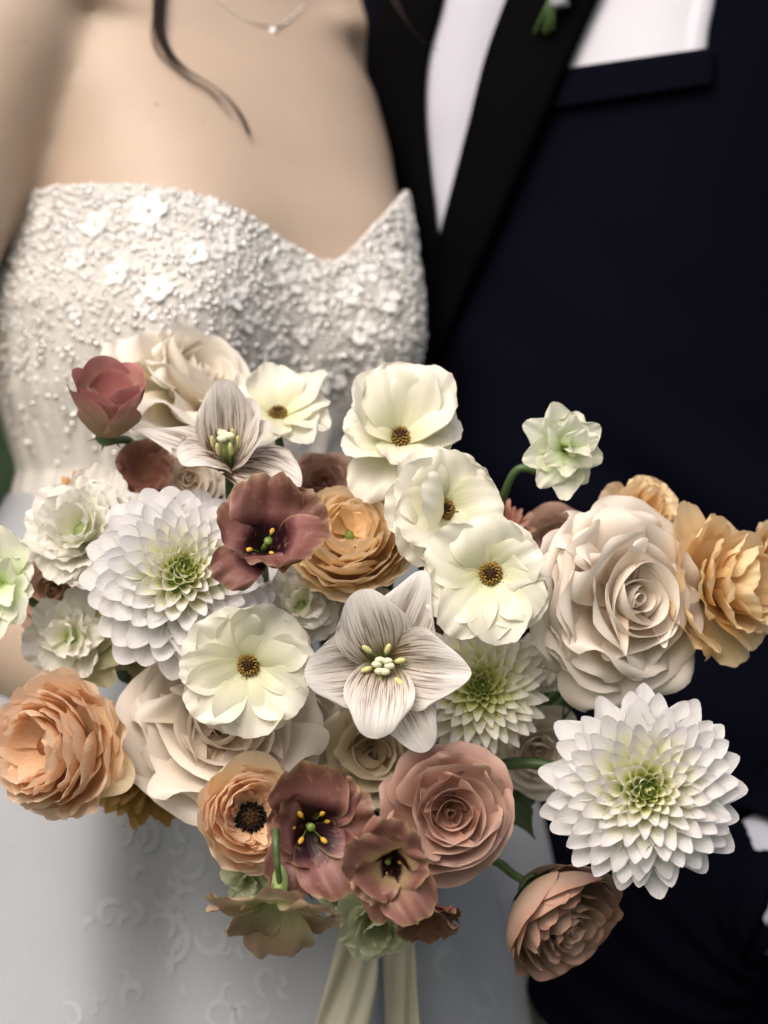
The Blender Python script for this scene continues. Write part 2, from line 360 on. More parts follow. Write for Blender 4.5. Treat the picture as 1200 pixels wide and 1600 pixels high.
def dahlia(root, R, N, mats, wf=.42, core=.07, inner=.30, amax=97, dome=.34, seed=1, start=0, tipp=(.36, 1.7)):
    """spiral of boat shaped petals, tight and tubular in the middle, flat outside"""
    rg = random.Random(seed); cache = {}
    for k in range(N):
        t = (k + .5) / N
        if t < start: continue
        tp_ = (table(t, [0, .3, .7], [.46, .44, tipp[0]]), table(t, [0, .3, .7], [1.3, 1.4, tipp[1]]))
        q = round(t * 15) / 15; var = rg.randrange(5)
        Lp = R * table(t, [0, .1, .3, .6, 1], [.10, .18, .31, .49, .58]) * rg.uniform(.95, 1.05)
        key = (q, var)
        if key not in cache:
            W = Lp * table(q, [0, .15, .4, 1], [.52, .54, .52, wf])
            A0 = table(q, [0, .12, .35, .7, 1], [4, 22, 52, 76, amax])
            A1 = A0 + table(q, [0, .15, .4, 1], [-24, -14, -4, -9])
            cup = table(q, [0, .2, .5, .8, 1], [1.7, 1.8, 1.35, 1.05, .85])
            big = q > .25
            cache[key] = (petal(Lp, W*(1.55 if q < .3 else 1.25 if q < .6 else 1.1), A0, A1, cup=cup*1.0, cupend=cup*.7, tip=tp_[0], pw=tp_[1], bw=.44, vm=.60, ew=.74, side=0, wave=.03, ruf=.02, jag=.012, crease=.0, nu=8 if big else 6, nv=9 if big else 6, seed=seed*100 + int(q*15)*7 + var), Lp)
        me, L0 = cache[key]; s = Lp / L0
        r0 = R * .45 * math.sqrt(t) * table(t, [0, 1], [.75, 1]); z0 = R * dome * (1 - t**1.1) + .0
        mt = mats[0] if t < core else mats[1] if t < inner else mats[2] if (len(mats) < 4 or t > inner*2.3) else mats[3]
        mm = Matrix.Rotation(R_(k * 137.508), 4, 'Z') @ Matrix.Translation((r0, 0, z0)) @ Matrix.Rotation(R_(rg.uniform(-7, 6)), 4, 'Y') @ Matrix.Rotation(R_(rg.uniform(-9, 9)), 4, 'X') @ Matrix.Rotation(R_(rg.uniform(-8, 8)), 4, 'Z') @ Matrix.Scale(s, 4)
        o = bpy.data.objects.new('petal', me); o.parent = root; COL.objects.link(o)
        if not me.materials: me.materials.append(None)
        o.material_slots[0].link = 'OBJECT'; o.material_slots[0].material = M[mt]
        o.matrix_local = mm
    b = MB(); b.ball((0, 0, R*dome*.35), (R*.36, R*.36, R*dome*.62), 14, 8)
    part('flower_core', b.build('flower_core'), M[mats[0]], root)
    b = MB(); b.ball((0, 0, -R*.10), (R*.30, R*.30, R*.16), 12, 6)
    part('calyx', b.build('calyx'), M['sepal'], root)

def rose(root, R, N, mat, depth=.75, open_=1.0, seed=1, lip=55, wmul=1.0, tip=.22, pw=2.0, side=.15, center=.10, inner=None, ruf=.012, hollow=.12, outerdrop=.55, amax=70, skip=(), curl=0, mid=45, irr=.07, lipc=(.05, .35, .8, 1.25), rvs=(.86, .74)):
    """spiral of wide petals: furled middle, cups, outer ones laid back with rolled lips"""
    rg = random.Random(seed); RND.seed(seed)
    for k in range(N):
        t = k / (N - 1)
        rho = R * (center + (1 - center) * t ** 1.05) * (rg.uniform(1 - irr, 1 + irr*.5) if t > .3 else 1)
        Z = R * depth * table(t, [0, .12, .3, .6, 1], [1 - hollow*2, 1 - hollow*.6, 1.0, .80, 1 - outerdrop])
        A1 = table(t, [0, .2, .5, .8, 1], [-24, -8, 18*open_, mid*open_, amax*open_])
        A0 = table(t, [0, .5, 1], [70, 80, 88])
        W = wmul * table(t, [0, .15, .4, .7, 1], [.62, .75, .95, 1.05, 1.0]) * R
        cup = min(2.0, W / 2 / (rho * 1.08))
        cup = cup * table(t, [0, .3, .7, 1], [1, .95, .75, .40])
        lp = lip * table(t, [0, .2, .5, 1], lipc) * rg.uniform(.6, 1.3)
        if k in skip: continue
        tight = t < .3; W = min(W, 4.6 * rho); Lf = None; rb_ = R*.05
        if tight: cup = W / 2 / rho * .95; Lf = R * depth * .62; rb_ = rho * .92; A0 = 12; A1 = lerp(-16, 6, t/.3); lp = lerp(6, 40, t/.3)
        rim(root, inner if (inner and t < .3) else mat, k * 137.5 + rg.uniform(-10, 10), rho, Z * rg.uniform(.95, 1.04), A0, A1 + (rg.uniform(-90, 90)*irr if t > .3 else 0), W*rg.uniform(1 - irr, 1 + irr*2), rb=rb_, Lf=Lf,
            cup=cup, cupend=cup*.75, tip=tip*rg.uniform(.7, 1.3), jag=.008, pw=pw, bw=.35, vm=.68, ew=.86, roll=lp, rv=table(t, [0, 1], rvs), side=side*t*rg.uniform(.4, 1.5),
            ruf=ruf*rg.uniform(.5, 1.6), rf=1.6, swirl=.16*(1-t), wave=.018, curl=curl*table(t, [0, .3, .5, 1], [0, 0, 1, 1.15])*rg.uniform(.7, 1.25), cs=rg.uniform(.42, .6), nu=18, nv=18, jit=3+70*irr*t)
    b = MB(); b.ball((0, 0, -R*.02), (R*.26, R*.26, R*.18), 12, 6); part('calyx', b.build('calyx'), M['sepal'], root)
    if center < .2:
        for k in range(3):
            rim(root, inner or mat, k*120+seed*40, R*.045, R*depth*(1-hollow*1.6), 40, -14, R*.28, cup=1.8, tip=.2, bw=.5, nu=10, nv=8)

def ranunculus(root, R, N, mat, lips=(-8, 16), depth=.85, hole=.16, seed=1, amax=48, wmul=1.0, drop=.7, incurve=-42, ruf=.012, tip=.2, mats=None, lo=0, heart='pistil', rot=0, hs=.6):
    """many thin nested shells closing over a small heart"""
    rg = random.Random(seed); RND.seed(seed)
    for k in range(N):
        t = (k + .5) / N
        if t < lo: continue
        rho = R * (hole + (1 - hole) * t ** .92)
        Z = R * depth * table(t, [0, .25, .55, 1], [.98, 1.0, .78, 1 - drop])
        A1 = table(t, [0, .3, .7, 1], [incurve, incurve*.45, 4, amax]) + rg.uniform(-6, 6)
        W = wmul * R * table(t, [0, .3, 1], [.42, .66, .86]) * rg.uniform(.85, 1.15)
        cup = min(1.5, W / 2 / (rho*1.02)) * table(t, [0, .7, 1], [.95, .9, .6])
        rim(root, mats(t, rg) if mats else mat, rot + k * 137.5 + rg.uniform(-14, 14), rho, Z * rg.uniform(.94, 1.05), 88, A1, W, rb=R*.05, cup=cup, cupend=cup*.9,
            tip=tip, pw=2.3, bw=.35, vm=.66, ew=.8, roll=rg.uniform(*lips), rv=.78, ruf=ruf*rg.uniform(.3, 1.8), rf=1.5, swirl=.10*(1-t), wave=.015*rg.uniform(.2, 1.5), jag=.014, nu=14, nv=14, jit=5)
    b = MB(); b.ball((0, 0, R*depth*.16), (R*hole*hs, R*hole*hs, R*depth*.40), 12, 8); part('flower_core', b.build('flower_core'), M[heart], root)
    b = MB(); b.ball((0, 0, -R*.06), (R*.26, R*.26, R*.14), 12, 6); part('calyx', b.build('calyx'), M['sepal'], root)

def butterfly_heart(root, r, z=0.0, n=70, seed=0, squash=.8):
    rg = random.Random(seed); b = MB(); e = MB()
    e.ball((0, 0, z + r*.25), (r*.80, r*.80, r*squash*.8), 14, 8)
    for i in range(n):
        t = (i + .5) / n; th = math.acos(1 - t * .92); ph = i * 2.39996
        d = Vector((math.sin(th)*math.cos(ph), math.sin(th)*math.sin(ph), math.cos(th)*squash))
        c = Vector((0, 0, z + r*.2)) + d * r * (.92 if t > .12 else .82)
        qm = d.to_track_quat('Z', 'Y').to_matrix()
        if t > .14: b.ball(c, (r*.11, r*.085, r*.20), 5, 4, qm)
        else: e.ball(c, (r*.10, r*.10, r*.16), 5, 4, qm)
    o = part('stamens', b.build('stamens'), M['stamen_brown'], root); o['kind'] = 'stuff'
    part('pistil', e.build('pistil'), M['eye_dark'], root)
    # short outer anthers round the dome
    b = MB()
    for i in range(26):
        ph = i / 26 * 6.283 + rg.uniform(-.1, .1); rr = r * rg.uniform(1.0, 1.35)
        p0 = Vector((math.cos(ph)*r*.7, math.sin(ph)*r*.7, z)); p1 = Vector((math.cos(ph)*rr, math.sin(ph)*rr, z + r*rg.uniform(.2, .55)))
        b.tube([p0, p0.lerp(p1, .6) + Vector((0, 0, r*.1)), p1], r*.05, 4); b.ball(p1, (r*.07, r*.07, r*.12), 5, 3)
    o = part('anthers', b.build('anthers'), M['stamen_brown'], root); o['kind'] = 'stuff'
def handmade(root, y, rows, mat, lift=0.0, k=1.0, **base):
    """rows of (angle, reach px, width px, overrides): petals read off one by one"""
    for i, row in enumerate(rows):
        phi, rc, wd = row[:3]; kw = dict(base); kw.update(row[3] if len(row) > 3 else {})
        A0 = kw.pop('A0', 66); A1 = kw.pop('A1', 84); z = kw.pop('z', 0.0); mt = kw.pop('m', mat); name = kw.pop('name', 'petal')
        kk, h = reach(A0, A1); rho = Q(rc, y) * k
        L = rho / max(kk, .12)
        rim(root, mt, phi, rho, Q(z, y) + L*h, A0, A1, Q(wd, y)*k, rb=0, name=name, jit=kw.pop('jit', 2), **kw)
def lisi_heart(root, r, n=5, seed=0, up=1.0):
    rg = random.Random(seed)
    b = MB(); b.tube([(0, 0, 0), (0, 0, r*.5), (r*.05, 0, r*.95*up)], lambda t: r*.17*(1-.55*t), 8); b.ball((r*.05, 0, r*1.0*up), (r*.17, r*.17, r*.10), 8, 5)
    part('pistil', b.build('pistil'), M['pistil'], root)
    for i in range(n):
        ph = i/n*6.283 + rg.uniform(-.3, .3); rr = r*rg.uniform(.45, .72); h = r*rg.uniform(.55, .95)*up
        p1 = Vector((math.cos(ph)*rr, math.sin(ph)*rr, h))
        st = part('stamen', tube('stamen', bez([(math.cos(ph)*r*.12, math.sin(ph)*r*.12, 0), (math.cos(ph)*rr*.6, math.sin(ph)*rr*.6, h*.7), p1], 5), r*.035, 5), M['pistil'], root)
        a = MB(); qm = Vector((math.cos(ph), math.sin(ph), .4)).to_track_quat('X', 'Z').to_matrix()
        a.ball(p1, (r*.17, r*.10, r*.09), 7, 5, qm); part('anther', a.build('anther'), M['anther'], st)
def leaf(root, name, phi, L, W, A0, A1, mat, z=0, **kw):
    me = petal(L, W, A0, A1, seed=RND.randrange(9999), tip=.55, pw=1.2, bw=.2, vm=.45, ew=.35, **kw)
    return part(name, me, M[mat], root, Matrix.Rotation(R_(phi), 4, 'Z') @ Matrix.Translation((0, 0, z)))
# ------------------------------------------------------------------ ground and hedge behind
M['grass'] = simple('grass_ground', (.035, .06, .02), .9, .6, 60, var=.4, vscale=8)
g = np.array([[(x, y, -1.1) for x in np.linspace(-40, 40, 9)] for y in np.linspace(-40, 60, 9)])
o = link(bpy.data.objects.new('ground', gridmesh('ground', g)), None, M['grass']); o['kind'] = 'structure'
M['hedge'] = simple('hedge_leaf', (.022, .050, .014), .5, .2, 300, var=.5, vscale=5)
h = empty('hedge', (0, 4, -1.1)); tag(h, 'dark green hedge far behind the couple, out of focus', 'hedge')
rg = np.random.RandomState(2); n = 26000
c = np.stack([rg.uniform(-5, 5, n), rg.uniform(-.5, .5, n) ** 3 * 4, rg.uniform(.02, 3.4, n)], -1)
c[:, 1] += .25*np.sin(c[:, 0]*3) + .2*np.sin(c[:, 2]*4 + c[:, 0]*2)
d1 = rg.normal(size=(n, 3)); d1 /= np.linalg.norm(d1, axis=1)[:, None]; d2 = np.cross(d1, rg.normal(size=(n, 3))); d2 /= np.linalg.norm(d2, axis=1)[:, None]
s = rg.uniform(.025, .05, n)[:, None]
v = np.stack([c - d1*s, c + d2*s*.5, c + d1*s, c - d2*s*.5], 1).reshape(-1, 3)
o = part('foliage', mesh('foliage', v.tolist(), [(4*i, 4*i+1, 4*i+2, 4*i+3) for i in range(n)], False), M['hedge'], h); o['kind'] = 'stuff'
part('hedge_body', gridmesh('hedge_body', np.array([[(x, .45 + .12*math.sin(x*5+z*3), z) for x in np.linspace(-5, 5, 60)] for z in np.linspace(0, 3.3, 24)])), M['hedge'], h)

# ------------------------------------------------------------------ the bride
M['skin'] = simple('skin', (.43, .33, .255), .48, .22, 900, var=.09, vscale=22, sss=.25, spec=.4)
M['hair'] = simple('hair_brown', (.010, .0045, .0025), .6, 0, var=.4, vscale=200, spec=.2)
BC = P(318, 410, .262); BC.y = .262                        # torso centre at the height of the neckline's dip
BYAW = R_(33)
BM = Matrix.Translation(BC) @ Matrix.Rotation(BYAW, 4, 'Z')
TZ = [-.30, -.20, -.125, -.08, -.03, .02, .07, .11, .15, .185, .215, .25]
TA = [.145, .122, .104, .114, .117, .112, .112, .114, .102, .066, .050, .048]
TB = [.105, .092, .082, .086, .092, .095, .090, .082, .068, .056, .050, .050]
TX = [0, 0, 0, -.003, -.003, .005, .010, .008, .004, 0, 0, 0]
TY = [.0, .0, .0, .0, .0, .002, .012, .024, .038, .048, .056, .06]
def torso(phi, z, off=0.0):
    a = np.interp(z, TZ, TA) + off; b = np.interp(z, TZ, TB) + off; cy = np.interp(z, TZ, TY)
    s, c = np.sin(phi), np.cos(phi)
    x = a * np.sign(s) * np.abs(s) ** .86; y = cy - b * np.sign(c) * np.abs(c) ** .86
    for xb in (-.062, .062):
        g_ = np.exp(-((x - xb)/.050)**2 - ((z + .052)/np.where(z > -.052, .075, .040))**2) * np.clip(c + .25, 0, 1)
        y = y - .034 * g_; x = x + .010 * g_ * np.sign(xb)
    return np.stack([x + np.interp(z, TZ, TX), y, z + 0*x], -1)
bride = empty('person', (BC.x, BC.y, -1.1)); tag(bride, 'bride in a strapless beaded ivory gown, long dark curl on her bare chest', 'person')
binv = Matrix.Translation(-Vector((BC.x, BC.y, -1.1)))
class Cap(MB): pass
cb = MB()
ph = np.linspace(0, 2*np.pi, 49)[:-1]; zz = np.linspace(-.24, .235, 60)
tp = np.array([torso(ph, np.full(48, z)) for z in zz]); n_ = 48; f_ = []
for j in range(59):
    for i in range(n_): f_.append((j*n_+i, j*n_+(i+1) % n_, (j+1)*n_+(i+1) % n_, (j+1)*n_+i))
f_.append(tuple(range(n_))[::-1]); f_.append(tuple(59*n_ + i for i in range(n_)))
cb.add([BM @ Vector(p) for p in tp.reshape(-1, 3)], f_)
def caps(path, rads, ns=18, closed=True):
    path = [Vector(p) for p in path]; n = 8; pp = spline(path, n); rr = np.interp(np.linspace(0, 1, len(pp)), np.linspace(0, 1, len(rads)), rads)
    cb.tube(pp, lambda t: float(np.interp(t, np.linspace(0, 1, len(rr)), rr)), ns); cb.ball(pp[0], rr[0], ns, 10); cb.ball(pp[-1], rr[-1], ns, 10)
L_ = lambda x, y, z: BM @ Vector((x, y, z))
# right arm: shoulder, elbow out of frame, forearm back to the stems
sh = L_(-.124, .020, .120); elb = P(-235, 850, .175); wr = P(430, 1235, .145)
caps([L_(-.04, .045, .165), L_(-.10, .03, .150), sh], [.040, .046, .050])
caps([sh, sh.lerp(elb, .5) + Vector((-.012, 0, 0)), elb], [.050, .047, .036])
caps([elb, elb.lerp(wr, .35), wr], [.036, .036, .023])
caps([L_(.02, .045, .168), L_(.10, .045, .142), L_(.180, .065, .110), L_(.200, .110, .0)], [.042, .048, .046, .040])
caps([L_(-.018, -.052+.024, .128), L_(-.075, -.05+.024, .146), L_(-.14, -.01, .160)], [.0065, .0065, .008], 10)   # collarbones
caps([L_(.018, -.052+.024, .128), L_(.075, -.04+.024, .146), L_(.14, .02, .158)], [.0085, .0085, .010], 10)
# hand closed round the stems
pal = BIND + Vector((-.028, .028, .012)); caps([wr, wr.lerp(pal, .6), pal], [.024, .026, .026], 14)
for k in range(4):
    zf = .030 - .019*k
    caps([pal + Vector((.002, -.006, zf)), BIND + Vector((.000, .034, zf - .004)), BIND + Vector((.026, .020, zf - .006)), BIND + Vector((.025, -.010, zf - .006)), BIND + Vector((.006, -.022 + .002*k, zf - .004))], [.0095, .009, .0085, .008, .0065], 10)
caps([pal + Vector((-.002, -.012, .018)), BIND + Vector((-.026, -.012, .030)), BIND + Vector((-.006, -.024, .036))], [.012, .010, .0075], 10)
bo = bpy.data.objects.new('body', cb.build('body')); COL.objects.link(bo)
rm = bo.modifiers.new('r', 'REMESH'); rm.mode = 'VOXEL'; rm.voxel_size = .0042
sm_ = bo.modifiers.new('s', 'SMOOTH'); sm_.factor = .5; sm_.iterations = 42
dg = bpy.context.evaluated_depsgraph_get()
me = bpy.data.meshes.new_from_object(bo.evaluated_get(dg)); smooth(me)
bpy.data.objects.remove(bo)
me.transform(binv); body = part('body', me, M['skin'], bride)

M['mole'] = simple('mole_brown', (.16, .085, .05), .6, 0)
bpy.context.view_layer.update()
from mathutils.bvhtree import BVHTree
_bt = BVHTree.FromPolygons([bride.matrix_world @ v.co for v in me.vertices], [tuple(p.vertices) for p in me.polygons])
for a_, b_, r in ((245, 163, .0008), (40, 64, .0006), (318, 192, .0005), (455, 250, .0005), (160, 220, .0005), (530, 180, .0005)):
    d = (P(a_, b_, 0) - Vector((0, -D, 0))).normalized(); h_ = _bt.ray_cast(Vector((0, -D, 0)), d)
    if h_[0]:
        mb = MB(); mb.ball((0, 0, 0), (r, r, r*.3), 8, 4, h_[1].to_track_quat('Z', 'Y').to_matrix()); part('mole', mb.build('mole'), M['mole'], bride, Matrix.Translation(binv @ h_[0]))
# bodice
NL = [(-200, 330), (0, 315), (45, 302), (80, 290), (140, 287), (200, 287), (270, 293), (350, 315), (400, 342), (450, 378), (490, 404), (515, 411), (540, 398), (580, 355), (610, 322), (640, 292), (665, 280), (720, 285), (800, 300)]
def px_of(p): k = S*(D + p.y)/D; return p.x/k + 600
def py_of(p): k = S*(D + p.y)/D; return 800 - p.z/k
WAIST = -.150
PH = np.radians(np.linspace(-150, 150, 181)); NT = 70
def neckz(phi):
    z = .0
    for _ in range(6):
        p = BM @ Vector(torso(np.array([phi]), np.array([z]), .005)[0])
        side = abs(math.degrees(phi)) > 92
        yy = np.interp(px_of(p), [a for a, _ in NL], [b for _, b in NL]) if not side else 300
        z = (800 - yy)*S*(D + p.y)/D - BC.z
    return z
NZ = np.array([neckz(p) for p in PH])
k5 = np.ones(3)/3; NZ[1:-1] = np.convolve(NZ, k5, 'valid')
rr_ = np.random.RandomState(5)
rows = []
for j in range(NT + 1):
    t = j/NT; z = WAIST + (NZ - WAIST)*t
    fold = .0016*np.sin(PH*34 + 2*np.sin(z*30)) * np.clip((-.03 - z)/.05, 0, 1) + .0012*np.sin(PH*61 + z*40)*np.clip((-.03 - z)/.05, 0, 1)
    rows.append(torso(PH, z, .0052 + fold))
rows = np.array(rows)
def lace(name, c, amt=.10):
    m = simple(name, c, .6, .3, 420, var=amt, vscale=140, sheen=.2)
    return m
M['lace'] = lace('ivory_lace', (.54, .515, .48), .16)
M['bead'] = simple('pearl_bead', (.76, .745, .72), .12, 0, var=.06, spec=.9, coat=.6)
M['applique'] = simple('lace_flower', (.70, .685, .66), .5, .3, 900, var=.08, sheen=.2)
M['tulle'] = simple('shaded_tulle_skirt', (.31, .325, .35), .75, .25, 500, var=.05, vscale=40, sheen=.3)  # white skirt net, its shade under the bouquet put into the grey base colour
me = gridmesh('bodice', rows); me.transform(binv @ BM)
bod = part('bodice', me, M['lace'], bride); so_ = bod.modifiers.new('solid', 'SOLIDIFY'); so_.thickness = .002; so_.offset = -1
def on_bodice(phi, t, off=0.0):
    z0 = np.interp(phi, PH, NZ); z = WAIST + (z0 - WAIST)*t
    p = torso(np.array([phi]), np.array([z]), .0052 + off)[0]; q1 = torso(np.array([phi]), np.array([z]), .0052 + off + .004)[0]
    p2 = torso(np.array([phi + .01]), np.array([z]), .0052 + off)[0]; p3 = torso(np.array([phi]), np.array([z + .002]), .0052+off)[0]
    nrm = Vector(p2 - p).cross(Vector(p3 - p)).normalized()
    if nrm.dot(Vector(q1 - p)) < 0: nrm = -nrm
    return BM @ Vector(p), (BM.to_3x3() @ nrm)
rg = random.Random(8); beads = MB()
for k in range(5200):
    phi = rg.uniform(-1.75, 1.5); t = 1 - abs(rg.gauss(0, .34))
    if t < .04 or (t < .45 and rg.random() < .45): continue
    c, nrm = on_bodice(phi, min(t, .995)); r = rg.choice((.0006, .0008, .0009, .0011, .0015))
    beads.ball(binv @ (c + nrm*r*.5), (r, r, r), 6, 4)
o = part('beads', beads.build('beads'), M['bead'], bod); o['kind'] = 'stuff'
sq_ = MB()
M['sequin'] = simple('silver_sequin', (.86, .85, .83), .12, 0, var=.05); M['sequin'].node_tree.nodes['Principled BSDF'].inputs['Metallic'].default_value = 1
for k in range(900):
    phi = rg.uniform(-1.75, 1.5); t = 1 - abs(rg.gauss(0, .36))
    if t < .04: continue
    c, nrm = on_bodice(phi, min(t, .99)); r = rg.choice((.0011, .0014, .0018))
    d = (nrm + Vector((rg.uniform(-.5, .5), rg.uniform(-.5, .5), rg.uniform(-.2, .7)))).normalized()
    sq_.ball(binv @ (c + nrm*.0014), (r, r, r*.25), 7, 3, d.to_track_quat('Z', 'Y').to_matrix())
o = part('sequins', sq_.build('sequins'), M['sequin'], bod); o['kind'] = 'stuff'
def blossom_mesh(seed, R):
    rgb = random.Random(seed); mb = MB()
    for k in range(5):
        a0 = k*1.2566 + rgb.uniform(-.12, .12); v = []; f = []
        for j in range(5):
            for i in range(5):
                u = (i/4 - .5)*2; vv = j/4; wd = R*.42*math.sin(math.pi*min(vv*.62 + .08, .92)); r = R*vv*(1 - .22*u*u)
                x, y = r, u*wd; z = R*(.10 + .16*vv**2 - .1*u*u + .08*math.sin(u*5 + k)*vv)
                v.append((x*math.cos(a0) - y*math.sin(a0), x*math.sin(a0) + y*math.cos(a0), z))
        for j in range(4):
            for i in range(4): f.append((j*5+i, j*5+i+1, (j+1)*5+i+1, (j+1)*5+i))
        mb.add(v, f)
    mb.ball((0, 0, R*.2), R*.16, 6, 4)
    return mb.build('lace_flower')
bms = [blossom_mesh(k, .0085) for k in range(5)]
px_f = [(235, 330, 1.35), (75, 335, 1.2), (150, 345, 1), (360, 455, 1.2), (350, 375, 1), (440, 420, 1.15), (465, 440, 1), (300, 400, 1.0), (560, 510, 1.25), (600, 470, 1.1), (520, 590, 1.3), (640, 420, 1), (610, 400, 1), (420, 540, 1), (250, 450, 1), (180, 430, 1), (120, 400, .9), (380, 500, 1.0), (500, 470, .9), (585, 560, 1), (330, 330, .9), (570, 430, .9), (480, 520, .9), (540, 455, 1)]
spots_ = []
for phi in np.linspace(-1.7, 1.5, 90):
    for t in np.linspace(.05, .98, 44):
        c, nrm = on_bodice(phi, t)
        if nrm.y < .35: spots_.append((px_of(c), py_of(c), phi, t))
sa = np.array(spots_)
for i in range(14): px_f.append((rg.uniform(20, 650), rg.uniform(330, 640), rg.uniform(.55, .9)))
for i, (a, b_, s_) in enumerate(px_f):
    k = np.argmin((sa[:, 0]-a)**2 + (sa[:, 1]-b_)**2)
    if (sa[k, 0]-a)**2 + (sa[k, 1]-b_)**2 > 40**2: continue
    c, nrm = on_bodice(sa[k, 2], sa[k, 3])
    mm = nrm.to_track_quat('Z', 'Y').to_matrix().to_4x4(); mm.translation = binv @ c
    part('lace_flower', bms[i % 5], M['applique'], bod, mm @ Matrix.Rotation(i*1.7, 4, 'Z') @ Matrix.Scale(s_, 4))
emb = MB()                                                 # raised corded scrolls between the blossoms
for i in range(150):
    phi = rg.uniform(-1.6, 1.4); t = 1 - abs(rg.gauss(0, .30))
    if t < .1 or t > .97: continue
    c, nrm = on_bodice(phi, t); qm = nrm.to_track_quat('Z', 'Y').to_matrix(); a0 = rg.uniform(0, 6.28); R0 = rg.uniform(.003, .007); sgn = rg.choice((-1, 1)); pa = []
    for j in range(9):
        a = a0 + sgn*j*.55; r = R0*(1 - j*.075); pa.append(binv @ (c + qm @ Vector((math.cos(a)*r, math.sin(a)*r, .0006))))
    emb.tube(pa, .0005, 5)
o = part('cording', emb.build('cording'), M['applique'], bod); o['kind'] = 'stuff'
# skirt
WZ = BC.z + WAIST
def skirt_pt(phi, t):
    z = WZ + .012 + (-1.08 - WZ)*t
    base = torso(np.array([phi]), np.array([WAIST]), .006)[0]; bw_ = BM @ Vector(base); cx = BC + Vector((.0, .0, 0))
    d = Vector((bw_.x - cx.x, bw_.y - cx.y, 0)); L = d.length; d.normalize()
    fl = (1 - math.exp(-t*10))*.035 + t*.22
    fold = (.010*math.sin(phi*7 + 1.3*math.sin(phi*2.3)) + .003*math.sin(phi*19 + 1))*min(1, t*5)
    e = L + fl + fold; fx = 1.0 + .12*min(1, t*6)
    return Vector((cx.x + d.x*e*fx, cx.y + d.y*e*.92, z))
PS = np.linspace(0, 2*np.pi, 241)[:-1]
rows = np.array([[tuple(binv @ skirt_pt(p, t)) for p in PS] for t in np.linspace(0, 1, 60)**1.4])
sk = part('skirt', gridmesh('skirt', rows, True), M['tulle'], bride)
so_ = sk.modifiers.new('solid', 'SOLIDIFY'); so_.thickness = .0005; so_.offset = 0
from mathutils.bvhtree import BVHTree
def bvh_of(o):
    me_ = o.data; mw = o.matrix_world if o.parent is None else o.parent.matrix_world @ o.matrix_basis
    return BVHTree.FromPolygons([mw @ v.co for v in me_.vertices], [tuple(p.vertices) for p in me_.polygons])
bpy.context.view_layer.update()
sb = bvh_of(sk); CAM = Vector((0, -D, 0))
def hit(bv, px, py, off):
    d = (P(px, py, 0) - CAM).normalized(); h = bv.ray_cast(CAM, d)
    if h[0] is None: return None
    return h[0] - d*off
emb = MB()                                                 # flat tone-on-tone scrolls stitched on the net
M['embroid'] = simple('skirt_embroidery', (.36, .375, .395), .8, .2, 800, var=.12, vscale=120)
def scroll(a, b_, r0, tn, wd, a0):
    L0 = []; n0 = 22
    for j in range(n0 + 1):
        t = j/n0; a_ = a0 + t*tn*6.28; r = r0*(1 - .7*t); hw_ = wd*(.35 + .65*math.sin(math.pi*min(1, t*1.1 + .05)))*.5
        q1 = hit(sb, a + (r - hw_)*math.cos(a_), b_ + (r - hw_)*math.sin(a_)*1.15, .0006); q2 = hit(sb, a + (r + hw_)*math.cos(a_), b_ + (r + hw_)*math.sin(a_)*1.15, .0006)
        if q1 and q2: L0.append((binv @ q1, binv @ q2))
    v = [p for pr in L0 for p in pr]
    emb.add(v, [(2*i, 2*i+1, 2*i+3, 2*i+2) for i in range(len(L0)-1)])
rge = random.Random(12)
for (a, b_, r0, tn) in ((262, 1476, 44, .8), (252, 1392, 34, .7), (335, 1462, 30, -.7), (222, 1310, 30, .7), (300, 1345, 28, -.8), (385, 1585, 34, .8), (340, 1590, 26, -.7), (170, 1430, 22, -.8), (420, 1530, 24, .7), (210, 1555, 22, .8), (705, 1500, 26, .7), (760, 1560, 22, -.7), (110, 1590, 22, .7), (240, 1250, 24, .7), (290, 1410, 22, -.6)):
    scroll(a, b_, r0, tn, rge.uniform(9, 14), rge.uniform(0, 6.28))
    for k in range(3):
        scroll(a + rge.uniform(-50, 50), b_ + rge.uniform(-50, 50), rge.uniform(10, 22), rge.choice((-.45, .45)), rge.uniform(7, 12), rge.uniform(0, 6.28))
o = part('embroidery', emb.build('embroidery'), M['embroid'], sk); o['kind'] = 'stuff'

# hair curl, necklace
bb = bvh_of(body)
def strand(pts, n, spread, rad, seed):
    rgs = random.Random(seed); mb = MB()
    for k in range(n):
        a = rgs.uniform(0, 6.28); r = spread*math.sqrt(rgs.random()); pa = []; m = len(pts)
        endt = rgs.uniform(.72, 1.0)
        for i, p in enumerate(pts):
            t = i/(m-1)
            if t > endt: break
            ta = (1 - .75*t); pa.append(binv @ (p + Vector((math.cos(a + t*2)*r*ta, math.sin(a + t*2)*r*.5*ta, math.sin(a)*r*.6*ta))))
        if len(pa) > 3: mb.tube(pa, lambda t: rad*(1 - .7*t), 4)
    return mb.build('hair_strand')
def on_body(lst, off=.003):
    o_ = []
    for a, b_ in lst:
        h_ = hit(bb, a, b_, off); o_.append(h_ if h_ else P(a, b_, .2))
    return o_
hp = on_body([(262, -60), (252, -20), (248, 20), (250, 52), (264, 82), (290, 108), (320, 126), (348, 146), (370, 170), (384, 195), (391, 216)], .006)
part('hair_strand', strand(spline(hp, 5), 130, .0040, .00028, 1), M['hair'], bride)
hp = on_body([(246, 30), (244, 60), (256, 90), (290, 120), (325, 140), (355, 175), (376, 205)], .004)
part('hair_strand', strand(spline(hp, 5), 9, .004, .00022, 2), M['hair'], bride)
hp = [P(590, -60, .17), P(612, -10, .165), P(630, 25, .16), (P(655, 58, .16)), P(690, 82, .16)]
part('hair_strand', strand(spline(hp, 5), 16, .004, .00025, 3), M['hair'], bride)
M['silver'] = simple('silver_chain', (.70, .66, .60), .25, 0, var=.05); M['silver'].node_tree.nodes['Principled BSDF'].inputs['Metallic'].default_value = 1
